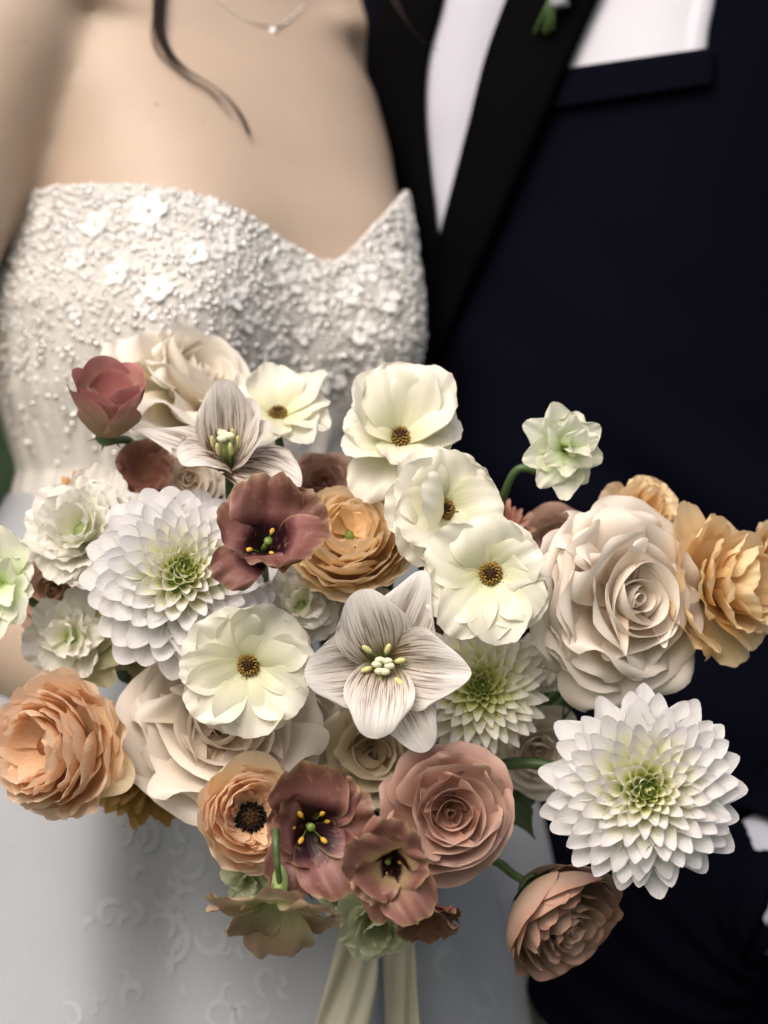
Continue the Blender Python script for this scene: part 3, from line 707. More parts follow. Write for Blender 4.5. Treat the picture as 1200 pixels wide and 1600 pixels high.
M['crystal'] = simple('clear_stone', (.85, .85, .84), .05, 0, var=.05, spec=1.0, coat=1)
nk = on_body([(290, -60), (312, -30), (335, -4), (365, 18), (398, 36), (427, 43), (448, 34), (472, 12), (490, -10), (510, -50)], .0012)
ne = empty('necklace', nk[5]); tag(ne, 'fine silver necklace with a tiny round stone on the bride\'s chest', 'necklace')
ni = Matrix.Translation(-nk[5]); ch = MB(); sp_ = spline(nk, 30)
for i, p in enumerate(sp_):
    if i % 2 == 0: ch.ball(ni @ p, (.0009, .0006, .0006), 5, 4)
part('chain', ch.build('chain'), M['silver'], ne)
pe = MB(); pc = Vector((0, -.0018, -.0022)); pe.ball(pc, (.0022, .0016, .0022), 10, 6); part('pendant', pe.build('pendant'), M['crystal'], ne)

# ------------------------------------------------------------------ the groom
M['navy'] = simple('navy_wool', (.0020, .0022, .0058), .85, .25, 1600, var=.12, vscale=300, spec=.03, sheen=0)
M['black'] = simple('black_satin', (.0014, .0014, .0017), .75, .15, 1800, var=.1, spec=.03)
M['shirt'] = simple('white_cotton', (.50, .50, .58), .7, .12, 1500, var=.03)
M['silk'] = simple('white_silk', (.53, .53, .59), .45, .06, 900, var=.03)
GC = P(962, 500, .350); GYAW = R_(-24)
GM = Matrix.Translation(GC) @ Matrix.Rotation(GYAW, 4, 'Z')
groom = empty('person', (GC.x, GC.y, -1.1)); tag(groom, 'man in a navy jacket with black lapels and white shirt', 'person')
ginv = Matrix.Translation(-Vector((GC.x, GC.y, -1.1)))
GZ = [-.45, -.30, -.15, 0, .12, .22, .30, .36]
GA = [.172, .165, .158, .158, .160, .160, .156, .11]
GB = [.125, .122, .118, .124, .130, .128, .110, .08]
pts = []
for z in np.linspace(-.45, .36, 90):
    row = []
    for p in np.linspace(0, 2*np.pi, 161)[:-1]:
        a = np.interp(z, GZ, GA); b_ = np.interp(z, GZ, GB)
        s_, c_ = math.sin(p), math.cos(p); x = a*math.copysign(abs(s_)**.8, s_); y_ = -b_*math.copysign(abs(c_)**.8, c_)
        w_ = Vector((x, y_, z)); fz = math.exp(-((z + .14)/.12)**2)
        dsp = (.004*math.sin((x*1.2 + z)*55 + 1) + .003*math.sin((x*.6 + z)*95))*fz + .0045*math.sin(x*22 - z*16 + .6)
        y_ -= dsp*max(0, c_)
        row.append(tuple(ginv @ (GM @ Vector((x, y_, z)))))
    pts.append(row)
jk = part('jacket', gridmesh('jacket', np.array(pts), True), M['navy'], groom)
bpy.context.view_layer.update(); jb = bvh_of(jk)
def strip_on(name, left, right, off, mat, parent, n=40, m=9, thick=.002, bulge=0.0, curl=0.0, ginv_=None):
    """a cloth panel lying on the jacket between two edges read at equal steps"""
    ls = spline([(a, b_, 0) for a, b_ in left], 12); rs = spline([(a, b_, 0) for a, b_ in right], 12)
    rows_ = []
    for j in range(n + 1):
        t = j/n; l = ls[min(int(t*(len(ls)-1)), len(ls)-1)]; r = rs[min(int(t*(len(rs)-1)), len(rs)-1)]; row = []
        for i in range(m + 1):
            u = i/m; q_ = l.lerp(r, u); h_ = hit(jb, q_.x, q_.y, off + bulge*math.sin(math.pi*u) + curl*(1 - u))
            row.append(tuple((ginv_ or ginv) @ h_) if h_ else None)
        last = None
        for i in list(range(m + 1)):
            if row[i] is None: row[i] = last
            else: last = row[i]
        for i in range(m, -1, -1):
            if row[i] is None: row[i] = last
            else: last = row[i]
        if last is None: row = [tuple(x) for x in rows_[-1]] if rows_ else None
        if row: rows_.append(row)
    o_ = part(name, gridmesh(name, np.array(rows_)), mat, parent)
    s_ = o_.modifiers.new('solid', 'SOLIDIFY'); s_.thickness = thick; s_.offset = 0
    return o_
shirt_ = strip_on('shirt', [(700, -90), (690, 0), (668, 90), (664, 170), (672, 260), (683, 340), (686, 385), (672, 470), (660, 560)], [(830, -90), (800, 0), (770, 90), (752, 170), (736, 240), (716, 310), (690, 385), (690, 470), (680, 560)], .003, M['shirt'], groom, bulge=.004)
strip_on('lapel', [(605, -90), (600, -10), (588, 90), (598, 170), (622, 260), (640, 330), (648, 400), (642, 490), (630, 600)], [(705, -90), (692, 0), (669, 90), (664, 170), (670, 250), (680, 330), (690, 400), (690, 490), (670, 600)], .008, M['black'], jk, thick=.003, bulge=.003)
strip_on('lapel', [(828, -90), (792, 0), (760, 90), (735, 190), (712, 280), (690, 365), (672, 450), (655, 530), (640, 610)], [(975, -90), (934, 0), (888, 100), (846, 195), (806, 285), (768, 370), (730, 450), (695, 530), (655, 610)], .0095, M['black'], jk, thick=.0035, bulge=.004)
strip_on('pocket_welt', [(850, 112), (860, 126), (858, 141), (856, 156), (854, 171)], [(1116, 74), (1116, 92), (1115, 105), (1114, 118), (1113, 132)], .0054, M['navy'], jk, n=8, m=24, thick=.0022)
sq = empty('pocket_square', P(1000, 90, .235)); tag(sq, 'white silk pocket square tucked in the breast pocket', 'pocket square')
si = Matrix.Translation(-P(1000, 90, .235))
strip_on('fold', [(930, -90), (925, -10), (905, 45), (885, 110), (876, 128)], [(1105, -90), (1094, 0), (1084, 40), (1080, 76), (1078, 104)], .0022, M['silk'], sq, n=20, m=14, thick=.002, ginv_=si, bulge=.003)
strip_on('fold', [(1080, -90), (1078, -10), (1068, 40), (1062, 85), (1060, 104)], [(1125, -90), (1116, 0), (1108, 40), (1104, 70), (1102, 100)], .0014, M['silk'], sq, n=20, m=6, thick=.002, ginv_=si, bulge=.003)
# sleeve, cuff, arm into the pocket
def sleeve_tube(name, path, rads, mat, parent, ns=28, fold=0.0):
    pp = spline(path, 12); n = len(pp); rr = np.interp(np.linspace(0, 1, n), np.linspace(0, 1, len(rads)), rads)
    tp_ = tube_pts([ginv @ p for p in pp], lambda t: float(np.interp(t, np.linspace(0, 1, n), rr)) + fold*math.sin(t*46), ns)
    o_ = part(name, gridmesh(name, tp_, True), mat, parent); s_ = o_.modifiers.new('solid', 'SOLIDIFY'); s_.thickness = .002; return o_
sleeve_tube('sleeve', [P(1290, -120, .33), P(1330, 200, .32), P(1370, 700, .27), P(1390, 1050, .22), P(1300, 1270, .195), P(1222, 1352, .180)], [.075, .068, .06, .055, .045, .040], M['navy'], jk, fold=.0012)
sleeve_tube('shirt_cuff', [P(1240, 1345, .180), P(1197, 1375, .173), P(1148, 1410, .168)], [.034, .0345, .0345], M['shirt'], groom)
sleeve_tube('jacket_front', [P(1196, 1418, .176), P(1120, 1400, .176), P(1040, 1480, .185), P(980, 1600, .2)], [.0385, .046, .055, .06], M['navy'], jk, fold=.0025)
leg = MB()
for x in (-.085, .085):
    leg.tube([ginv @ (GM @ Vector((x, .0, z))) for z in (-.40, -.7, -1.0, -1.38)], lambda t: .105 - .045*t, 24)
part('trousers', leg.build('trousers'), M['navy'], groom)
# buttonhole flower
bn = empty('boutonniere', P(868, 15, .21)); tag(bn, 'boutonniere pinned to the black lapel, only its bound green stems in view', 'boutonniere')
bi = Matrix.Translation(-P(868, 15, .21)); mb = MB(); rg = random.Random(3)
for k in range(9):
    b0 = hit(jb, 872 + rg.uniform(-10, 10), -20, .021 + .002*(k % 2)); b1 = hit(jb, 848 + rg.uniform(-14, 16), 50 + rg.uniform(-8, 4), .019)
    st_ = part('stem', tube('stem', [bi @ b0, bi @ b0.lerp(b1, .5), bi @ b1], .0011, 6), M['stem'], bn)
c0 = hit(jb, 872, -8, .02); w0 = hit(jb, 876, 10, .02); part('binding', tube('binding', [bi @ hit(jb, 890, -30, .022), bi @ c0, bi @ w0], .0055, 12), M['ribbon2'] if 'ribbon2' in M else M['silk'], bn)
# ------------------------------------------------------------------ the bouquet, flower by flower (px, py in photograph pixels, y = depth in metres)
# --- dahlias
f = flower('dahlia', 'large pure white dahlia with yellow green eye, lowest right against the navy suit', 'dahlia', 1002, 1233, -.050, 6, 4, 0, group='white dahlias', stem=True, via=[(900, 1205, .0), (800, 1193, .012), (700, 1230, .05)], srad=.0026)
dahlia(f, Q(166, -.05), 150, ('dahlia_core', 'dahlia_mid', 'dahlia_white', 'dahlia_soft'), seed=3, wf=.66, core=.09, inner=.24, amax=97)
f = flower('dahlia', 'white dahlia at upper left, overlapped by the maroon cup flower', 'dahlia', 278, 908, -.015, 14, 17, 40, group='white dahlias')
dahlia(f, Q(156, -.015), 150, ('dahlia_core', 'dahlia_mid', 'dahlia_white', 'dahlia_soft'), seed=5, wf=.80, dome=.46, core=.08, inner=.20, amax=98, tipp=(.30, 2.0))
f = flower('dahlia', 'creamy green hearted dahlia with narrow petals behind the veined tulip', 'dahlia', 750, 1074, -.006, 3, 3, 20)
dahlia(f, Q(114, 0), 125, ('dahlia_core', 'dahlia_lime', 'dahlia_cream', 'dahlia_mid'), seed=8, wf=.48, inner=.32, core=.10, amax=94, tipp=(.42, 1.5))
f = flower('dahlia', 'mustard brown dahlia tucked under the cream rose at lower left', 'dahlia', 232, 1190, .045, -6, -8, 0)
dahlia(f, Q(112, .045), 90, ('dahlia_mustard',)*3, seed=9, wf=.5, amax=100)
f = flower('dahlia', 'rust orange dahlia peeping out behind the ivory ruffled flower', 'dahlia', 132, 802, .055, -12, 16, 0)
dahlia(f, Q(76, .055), 80, ('dahlia_rust',)*3, seed=10, wf=.40, amax=98)
f = flower('dahlia', 'salmon pink dahlia mostly hidden behind the satin flower beside the big cream rose', 'dahlia', 772, 840, .045, 10, 10, 0)
dahlia(f, Q(68, .045), 80, ('dahlia_salmon',)*3, seed=12, wf=.38, amax=98)

# --- roses
f = flower('rose', 'big open sand cream rose at right with curled back petals', 'rose', 958, 938, -.005, 30, 4, 0)
rose(f, Q(186, -.03), 26, 'rose_cream', irr=.12, depth=.50, open_=1.05, seed=21, lip=150, wmul=1.2, tip=.30, pw=1.35, side=0, center=.06, hollow=.10, outerdrop=.75, amax=62, mid=34, curl=2.1, ruf=.006, lipc=(.05, .3, .9, 1.25), rvs=(.88, .76))
RND.seed(211)
for phi, rc, z, W, A1, rl in ((128, 150, 6, 210, 40, 190), (165, 148, 34, 230, 34, 200), (205, 152, 20, 220, 40, 190), (240, 156, -4, 210, 48, 180), (182, 172, -22, 240, 52, 190), (275, 160, -20, 190, 56, 170)):
    rim(f, 'rose_cream', phi, Q(rc, -.03)*.86, Q(z + 30, -.03), 84, A1, Q(W, -.03), rb=Q(6), cup=.75, cupend=.5, tip=.24, pw=1.5, bw=.35, vm=.66, ew=.88, roll=rl, rv=.74, curl=.8, cs=.6, ruf=.008, rf=1.4, wave=.02, jag=.006, nu=22, nv=26)
f = flower('rose', 'sand cream rose at lower left under the cream satin flower', 'rose', 352, 1140, .008, 2, 14, 30)
rose(f, Q(184, .01), 25, 'rose_cream', irr=.12, depth=.52, open_=1.1, seed=24, lip=85, wmul=1.3, tip=.30, pw=1.35, side=0, curl=1.6, ruf=.006, center=.07, hollow=.14, outerdrop=.85, amax=82)
f = flower('rose', 'dusty mauve pink rose, fully open, low in the middle right', 'rose', 697, 1268, -.035, 7, 3, 60)
rose(f, Q(121, -.035), 27, 'rose_mauve', irr=.10, depth=.66, open_=1.0, seed=29, lip=50, wmul=1.12, tip=.22, pw=2.0, side=0, curl=.7, center=.06, hollow=.20, outerdrop=.75, amax=72, mid=38, ruf=.02)
f = flower('rose', 'small taupe rose with dark furled middle below the veined tulip', 'rose', 578, 1180, .018, 4, 8, 0)
rose(f, Q(108, .02), 22, 'rose_taupe', irr=.1, depth=.7, open_=.8, seed=31, lip=30, center=.10, hollow=.3)
f = flower('rose', 'ivory rose seen from the side at upper left, next to the dusty bud', 'rose', 272, 640, .078, 48, 44, 10)
rose(f, Q(172, .05), 30, 'rose_ivory', irr=.1, depth=.7, open_=1.1, seed=33, curl=1.6, lip=80, wmul=.9, tip=.3, pw=1.8, side=.4, outerdrop=1.0, amax=95)
f = flower('rose', 'half open dusty pink rose bud, topmost at the far left', 'rose', 166, 680, .014, 16, 62, 0, via=[(203, 690, .035), (228, 735, .05), (300, 830, .06), (450, 1100, .09)])
RND.seed(5); q = Q(1, .03)
for phi, rc, Z, A0, A1, W, rl in ((100, 48, 112, 85, -6, 112, 12), (205, 62, 92, 92, 10, 108, 20), (330, 54, 96, 92, -2, 108, 26), (265, 52, 78, 95, 2, 112, 30), (160, 60, 100, 92, 14, 96, 16), (40, 54, 106, 88, 4, 100, 18), (300, 42, 98, 85, -8, 90, 24), (225, 46, 94, 90, -2, 96, 20), (70, 36, 96, 80, -12, 84, 8), (190, 32, 88, 80, -14, 76, 8), (320, 26, 82, 80, -16, 60, 5)):
    rim(f, 'rose_bud' if rc > 45 else 'rose_bud_in', phi, rc*q, Z*q, 60, A1, W*q, rb=0, cup=W/2/rc*.85, cupend=W/2/rc*.75, tip=.2, pw=2.2, bw=.4, vm=.6, ew=.82, roll=rl*1.6, rv=.82, ruf=.02, rf=1.7, nu=14, nv=14)
b = MB(); b.ball((0, 0, -3*q), (17*q, 17*q, 14*q), 10, 6); part('calyx', b.build('calyx'), M['stem'], f)
for phi in (20, 100, 175, 250, 320): leaf(f, 'sepal', phi, 34*q, 12*q, 95, 130, 'stem', -3*q, cup=.3)
f = flower('rose', 'mauve rose bud rising behind the topmost satin flower', 'rose', 620, 628, .040, 6, 34, 0)
rose(f, Q(56, .04), 18, 'rose_mauve', depth=.9, open_=.6, seed=37, lip=50, center=.12, outerdrop=.3)
f = flower('rose', 'blurred mauve garden rose half hidden behind the apricot ranunculus', 'rose', 505, 765, .060, -6, 20, 0)
rose(f, Q(66, .06), 26, 'rose_mauve', depth=.6, open_=1.0, seed=39, lip=30, ruf=.04)
f = flower('rose', 'tan pink rose hanging at the bottom right with smooth outer petals', 'rose', 832, 1388, .005, 40, -32, 0, sl=.015, via=[(800, 1365, .02), (770, 1345, .04), (700, 1340, .08)])
q = Q(1.10, .0); RND.seed(77)
for phi, rc, Z, A0, A1, W, rl in ((100, 92, 96, 86, 8, 150, 8), (165, 92, 92, 86, 8, 150, 12), (225, 92, 88, 88, 10, 140, 30), (40, 90, 92, 86, 8, 140, 14), (345, 90, 92, 86, 8, 140, 14), (285, 92, 90, 88, 12, 140, 40), (130, 84, 100, 86, 4, 130, 18), (200, 84, 98, 86, 4, 130, 24), (70, 82, 100, 86, 4, 130, 20), (10, 82, 98, 86, 4, 130, 20), (315, 82, 98, 86, 4, 130, 20), (255, 84, 98, 86, 4, 130, 30)):
    rim(f, 'rose_tan', phi, rc*q, Z*q, A0, A1, W*q, rb=0, cup=W/2/rc*.95, tip=.22, pw=2.2, bw=.4, vm=.55, ew=.85, roll=rl, rv=.84, ruf=.012, rf=1.6, nu=14, nv=14)
for k in range(34):
    t = k/33; rr = 74*(1-t)**.8 + 5
    rim(f, 'rose_tan', k*137.5 + RND.uniform(-15, 15), rr*q, (104 + 4*math.sin(k*2.1))*q, 74, RND.uniform(-14, 10), (50 + 20*(1-t))*q, rb=0, cup=min(1.2, 30/rr), tip=.2, bw=.35, roll=RND.uniform(0, 40), rv=.85, ruf=.05, rf=1.8, nu=10, nv=12)
b = MB(); b.ball((0, 0, -2*q), (22*q, 22*q, 16*q), 10, 6); part('calyx', b.build('calyx'), M['leaf'], f)
for phi in (80, 130, 190, 250, 10, 310): leaf(f, 'sepal', phi, 66*q, 24*q, 88, 40, 'leaf', -4*q, cup=.3)
f = flower('rose', 'pale taupe rose in shade behind the large white dahlia', 'rose', 838, 1170, .050, 4, -8, 0)
rose(f, Q(86, .05), 26, 'rose_cream', depth=.5, open_=1.1, seed=43, lip=30, ruf=.03)
f = flower('rose', 'grey taupe rose behind the big cream rose, only its outer petals showing', 'rose', 868, 850, .060, -14, 12, 0)
rose(f, Q(70, .06), 22, 'rose_tan', depth=.6, open_=.9, seed=45, lip=30)
f = flower('rose', 'dusky pink rose deep in the gap below the left white dahlia', 'rose', 262, 1056, .040, 0, 0, 0)
rose(f, Q(60, .04), 20, 'rose_tan', depth=.6, open_=.9, seed=47, lip=30)
f = flower('rose', 'blush tan rose low behind the upper veined tulip', 'rose', 292, 752, .045, 10, 8, 0)
rose(f, Q(64, .045), 22, 'rose_cream', depth=.6, open_=1.0, seed=49, lip=30)
f = flower('rose', 'shaded tan cream rose behind the ruffled flowers at the left edge', 'rose', 92, 925, .055, -10, 4, 0)
rose(f, Q(80, .055), 22, 'rose_tan', depth=.6, open_=1.0, seed=51, lip=30)

f = flower('rose', 'sand cream rose whose loose outer petals fan out right of the lower left cream rose', 'rose', 470, 1130, .030, 20, 4, 0)
rose(f, Q(96, .03), 24, 'rose_cream', depth=.5, open_=1.1, seed=53, lip=80, curl=1.6, tip=.3, pw=1.7, outerdrop=.9, amax=92)
f = flower('rose', 'pinkish cream rose glimpsed between the apricot ranunculus and the veined tulip', 'rose', 560, 960, .050, 0, 0, 0)
rose(f, Q(78, .05), 24, 'rose_cream', depth=.5, open_=1.0, seed=55, lip=40)
f = flower('rose', 'shaded sand rose deep between the pointed satin flower and the cream dahlia', 'rose', 690, 985, .055, 0, 0, 0)
rose(f, Q(80, .055), 22, 'rose_tan', depth=.5, open_=1.0, seed=57, lip=40)
def ruffled(f, R, n, mat, seed, amax=92, jag=.03, ruf=.07, tip=.2, inner=-6, dep=.55):
    RND.seed(seed)
    for k in range(n):
        t = (k + .5)/n; rho = R*(.16 + .84*t**.8)
        A1 = lerp(inner, amax, t**.8) + RND.uniform(-14, 14)
        rim(f, mat, k*137.5 + RND.uniform(-18, 18), rho*RND.uniform(.9, 1.06), R*dep*(1 - t**1.4)*RND.uniform(.85, 1.1), lerp(40, 80, t), A1, R*lerp(.55, .86, t)*RND.uniform(.9, 1.15), rb=R*.03, cup=lerp(.8, .25, t), tip=tip, pw=2.4, bw=.25, vm=.72, ew=.9, ruf=ruf*RND.uniform(.6, 1.4), rf=2.4, wave=.05, jag=jag, roll=RND.uniform(0, 40), nu=20, nv=14, jit=6)
    b = MB(); b.ball((0, 0, 0), (R*.16, R*.16, R*.14), 10, 6); part('calyx', b.build('calyx'), M['sepal'], f)
# --- ranunculus
f = flower('ranunculus', 'apricot ranunculus behind the maroon cup flower, top middle', 'ranunculus', 545, 856, .010, 4, 32, 0)
ranunculus(f, Q(108, .01), 52, 'apricot', depth=.74, hole=.22, seed=61, amax=50, wmul=1.25, drop=.85, ruf=.05, lips=(-6, 34), incurve=-30)
f = flower('ranunculus', 'large peach ranunculus at the far left, layers like tissue paper', 'ranunculus', 100, 1165, -.010, -34, 2, 0, via=[(180, 1158, .004), (230, 1158, .012), (300, 1180, .04)], srad=.0028)
ranunculus(f, Q(122, -.01), 56, 'peach', depth=.80, hole=.30, seed=63, amax=44, wmul=1.15, drop=.95, ruf=.06, tip=.2, heart='dahlia_rust', hs=.7, lips=(0, 55), incurve=-24)
handmade(f, -.01, [(-22, 132, 122, dict(A0=70, A1=108, z=-30, cup=.3)), (28, 112, 90, dict(A0=70, A1=100, z=-22, cup=.4))], 'apricot')
f = flower('ranunculus', 'peach ranunculus with a black heart, low left of centre', 'ranunculus', 386, 1278, -.028, 14, 8, 0)
q = Q(1, -.03)
ranunculus(f, 92*q, 46, 'peach', depth=.74, hole=.36, seed=67, amax=46, lips=(-6, 34), wmul=1.2, drop=.85, lo=.12, incurve=-18, ruf=.035, heart='stamen_black')
butterfly_heart(f, 26*q, 16*q, seed=3)
for o in f.children:
    if o.name.split('.')[0] in ('stamens', 'anthers'): o.data.materials[0] = M['stamen_black']
RND.seed(70)
for k in range(20): rim(f, 'peach', k*137.5, RND.uniform(34, 48)*q, RND.uniform(44, 58)*q, 55, RND.uniform(-10, 40), RND.uniform(20, 32)*q, rb=18*q, cup=.7, tip=.35, roll=20, ruf=.05)
handmade(f, -.03, [(82, 104, 150, dict(A0=62, A1=60, z=-24, cup=.55)), (52, 96, 90, dict(A0=70, A1=70, z=-24, cup=.4))], 'apricot')
f = flower('ranunculus', 'honey yellow ranunculus at the right edge, seen side on', 'ranunculus', 1108, 922, .010, 52, 8, 10)
ruffled(f, Q(138, .01), 28, 'yellow', 71, amax=72, jag=.02, ruf=.05, tip=.18, inner=-20, dep=.85)
f = flower('ranunculus', 'honey yellow ranunculus behind the top of the big cream rose', 'ranunculus', 1000, 812, .040, 18, 24, 0)
ruffled(f, Q(82, .04), 26, 'yellow', 73, amax=80, jag=.02, ruf=.07, tip=.18, inner=-20, dep=.8)
f = flower('ranunculus', 'pale yellow ranunculus cut off by the right edge of the picture', 'ranunculus', 1196, 880, .035, 50, 8, 0)
ruffled(f, Q(74, .035), 26, 'yellow', 75, amax=80, jag=.02, ruf=.07, tip=.18, inner=-20, dep=.8)

# --- satin flowers with a brown eye
B = dict(cup=.38, tip=.22, pw=2.6, bw=.24, vm=.70, ew=.84, ruf=.055, rf=2.1, wave=.055, crease=.02, jag=.018, nu=18, nv=16, A0=60, A1=86, roll=10, rv=.8)
f = flower('ranunculus', 'cream satin flower with brown eye and one pointed petal, left of the big cream rose', 'ranunculus', 766, 897, -.045, 0, 2, 0, group='cream satin flowers'); RND.seed(81); y = -.045
handmade(f, y, [(172, 104, 118, dict(z=-10)), (62, 88, 110, dict(z=-10)), (258, 108, 112, dict(z=-10)), (318, 104, 104, dict(z=-9)),
    (100, 90, 118, dict(z=0, A0=50, A1=94)), (150, 108, 108, dict(z=2)), (206, 112, 104, dict(z=0)), (232, 116, 96, dict(z=3)), (283, 112, 106, dict(z=2)), (355, 98, 84, dict(z=1, tip=.75, pw=1.1, ew=.3, vm=.45, A1=92)), (32, 86, 92, dict(z=0)), (325, 96, 92, dict(z=1))], 'butterfly', **B)
butterfly_heart(f, Q(19, y), .001, seed=1)
f = flower('ranunculus', 'cream satin flower with brown eye lying over the lower left cream rose', 'ranunculus', 388, 1038, -.040, 3, -4, 0, group='cream satin flowers'); RND.seed(83); y = -.04
handmade(f, y, [(155, 108, 110, dict(z=-9)), (20, 104, 118, dict(z=-9)), (-70, 110, 110, dict(z=-9)), (-118, 112, 104, dict(z=-9)), (95, 90, 100, dict(z=-8)),
    (122, 100, 116, dict(z=0)), (55, 104, 138, dict(z=2, A0=54)), (2, 106, 100, dict(z=0)), (-38, 104, 108, dict(z=2)), (-90, 112, 116, dict(z=1)), (-142, 114, 104, dict(z=3)), (180, 108, 84, dict(z=0))], 'butterfly', **B)
butterfly_heart(f, Q(18, y), .001, seed=2)
f = flower('ranunculus', 'cream satin flower whose folded petal half covers its brown eye', 'ranunculus', 690, 797, -.022, 14, 10, 0, group='cream satin flowers'); RND.seed(85); y = -.022
handmade(f, y, [(120, 100, 122, dict(z=-10)), (70, 92, 118, dict(z=-10)), (20, 94, 112, dict(z=-9)), (-40, 84, 100, dict(z=-9)), (230, 104, 110, dict(z=-10)), (180, 98, 110, dict(z=-10)),
    (95, 88, 110, dict(z=0, A0=48)), (150, 92, 112, dict(z=2, A0=44)), (48, 84, 100, dict(z=0)), (5, 92, 96, dict(z=2)), (205, 94, 104, dict(z=2, A0=40)), (250, 92, 100, dict(z=0)), (-65, 72, 90, dict(z=1)), (172, 54, 96, dict(z=4, A0=4, A1=60, cup=-.5))], 'butterfly', **B)
butterfly_heart(f, Q(18, y), .001, seed=4)
f = flower('ranunculus', 'cream satin flower with upright petals, topmost of the row beside the suit', 'ranunculus', 624, 690, .006, 6, 36, 0, group='cream satin flowers'); RND.seed(87); y = .006
handmade(f, y, [(90, 96, 124, dict(z=-8, A0=34, A1=62)), (128, 98, 112, dict(z=-8, A0=34, A1=66)), (50, 104, 116, dict(z=-8, A0=34, A1=66)), (15, 100, 104, dict(z=-8)), (160, 92, 96, dict(z=-8)),
    (108, 86, 104, dict(z=0, A0=26, A1=64)), (70, 88, 104, dict(z=0, A0=26, A1=64)), (30, 92, 96, dict(z=2, A0=34, A1=74)), (147, 84, 92, dict(z=2, A0=34)), (195, 96, 78, dict(z=0, A1=98)), (232, 104, 92, dict(z=-6, A0=90, A1=125)), (-20, 82, 88, dict(z=1)), (-58, 74, 84, dict(z=0, A1=96)), (262, 66, 78, dict(z=2, A0=50, A1=92))], 'butterfly', **B)
butterfly_heart(f, Q(19, y), .002, seed=5)
f = flower('ranunculus', 'small cream satin flower facing up against the beaded dress', 'ranunculus', 434, 652, .030, 4, 52, 0, group='cream satin flowers'); RND.seed(89); y = .03
B2 = dict(B); B2.update(tip=.3, pw=2.0, ew=.75)
handmade(f, y, [(100, 72, 96, dict(A0=40, A1=62)), (150, 84, 84, {}), (40, 96, 76, dict(A0=50, A1=76)), (5, 84, 82, {}), (-28, 92, 80, dict(A1=104)), (-60, 92, 84, dict(A1=112)), (-112, 96, 90, dict(A1=118)), (205, 76, 72, {})], 'butterfly', **B2)
butterfly_heart(f, Q(15, y), .001, seed=6)
f = flower('ranunculus', 'pale green white flower standing alone on a thin curved stem before the navy suit', 'ranunculus', 880, 702, .000, 10, 4, 0, srad=.0019, via=[(860, 740, .022), (812, 732, .022), (788, 772, .03), (770, 840, .05), (690, 1080, .09)]); RND.seed(91); y = .0
B3 = dict(B); B3.update(tip=.28, pw=2.0, ew=.7, ruf=.05, jag=.015)
handmade(f, y, [(105, 74, 62, {}), (150, 78, 60, {}), (198, 74, 56, {}), (232, 78, 58, {}), (268, 82, 62, {}), (300, 64, 50, {}), (-18, 62, 54, {}), (30, 66, 54, {}), (70, 62, 56, {}),
    (85, 48, 48, dict(A0=26, A1=66, z=4)), (140, 46, 46, dict(A0=26, A1=66, z=4)), (210, 48, 48, dict(A0=30, A1=66, z=4)), (260, 48, 50, dict(A0=30, A1=70, z=4)), (320, 44, 46, dict(A0=26, A1=60, z=4)), (15, 42, 44, dict(A0=20, A1=50, z=4)), (50, 24, 40, dict(A0=0, A1=30, z=5)), (180, 18, 36, dict(A0=0, A1=20, z=5)), (290, 20, 36, dict(A0=0, A1=20, z=5))], 'palegreen', **B3)
b = MB(); b.ball((0, 0, -.001), (.0045, .0045, .005), 10, 6); part('calyx', b.build('calyx'), M['sepal'], f)

# --- ruffled ivory flowers
f = flower('lisianthus', 'ivory ruffled lisianthus left of the upper white dahlia', 'lisianthus', 132, 832, .005, -14, 22, 0, group='ivory ruffled flowers')
ruffled(f, Q(116, .0), 26, 'ruffle', 101, ruf=.08)
f = flower('lisianthus', 'small crinkled white lisianthus above the large peach ranunculus', 'lisianthus', 112, 995, .012, -16, 6, 0, group='ivory ruffled flowers')
ruffled(f, Q(86, .012), 13, 'ruffle', 103, ruf=.11, amax=75)
handmade(f, .012, [(-14, 98, 80, dict(A0=70, A1=98, z=-22)), (-48, 96, 74, dict(A0=70, A1=104, z=-26)), (14, 84, 70, dict(A0=70, A1=90, z=-22))], 'olive', ruf=.05, cup=.4, nu=14, nv=12)
f = flower('lisianthus', 'pale green white flower cut off by the left edge of the picture', 'lisianthus', 6, 912, .000, -6, 8, 0); RND.seed(105)
handmade(f, .0, [(95, 88, 100, {}), (30, 56, 62, {}), (-20, 54, 58, {}), (-62, 74, 60, {}), (-90, 92, 64, {}), (-120, 88, 60, {}), (180, 70, 70, {}), (140, 74, 70, {}), (60, 40, 44, dict(A0=20, A1=60, z=5)), (-60, 44, 44, dict(A0=30, A1=70, z=5)), (200, 40, 44, dict(A0=20, A1=60, z=5))], 'palegreen', **B3)
f = flower('lisianthus', 'cream ruffled flower in the gap between left dahlia and veined tulip', 'lisianthus', 468, 945, .008, 6, 16, 0)
ruffled(f, Q(76, .01), 20, 'ruffle', 107, ruf=.08)
f = flower('lisianthus', 'celadon green ruffled flower at the very bottom above the ribbon', 'lisianthus', 588, 1438, -.010, 4, -18, 0, group='celadon flowers')
ruffled(f, Q(76, -.01), 16, 'celadon', 109, ruf=.05, amax=70, inner=-20, jag=.02, dep=.7)
f = flower('lisianthus', 'celadon petals showing below the black hearted peach ranunculus', 'lisianthus', 392, 1372, .012, -4, -20, 0, group='celadon flowers')
ruffled(f, Q(56, .012), 12, 'celadon', 111, ruf=.07)
f = flower('lisianthus', 'celadon flower wedged behind the lower maroon cups', 'lisianthus', 535, 1402, .010, 0, -14, 0, group='celadon flowers')
ruffled(f, Q(50, .01), 12, 'celadon', 113, ruf=.06)

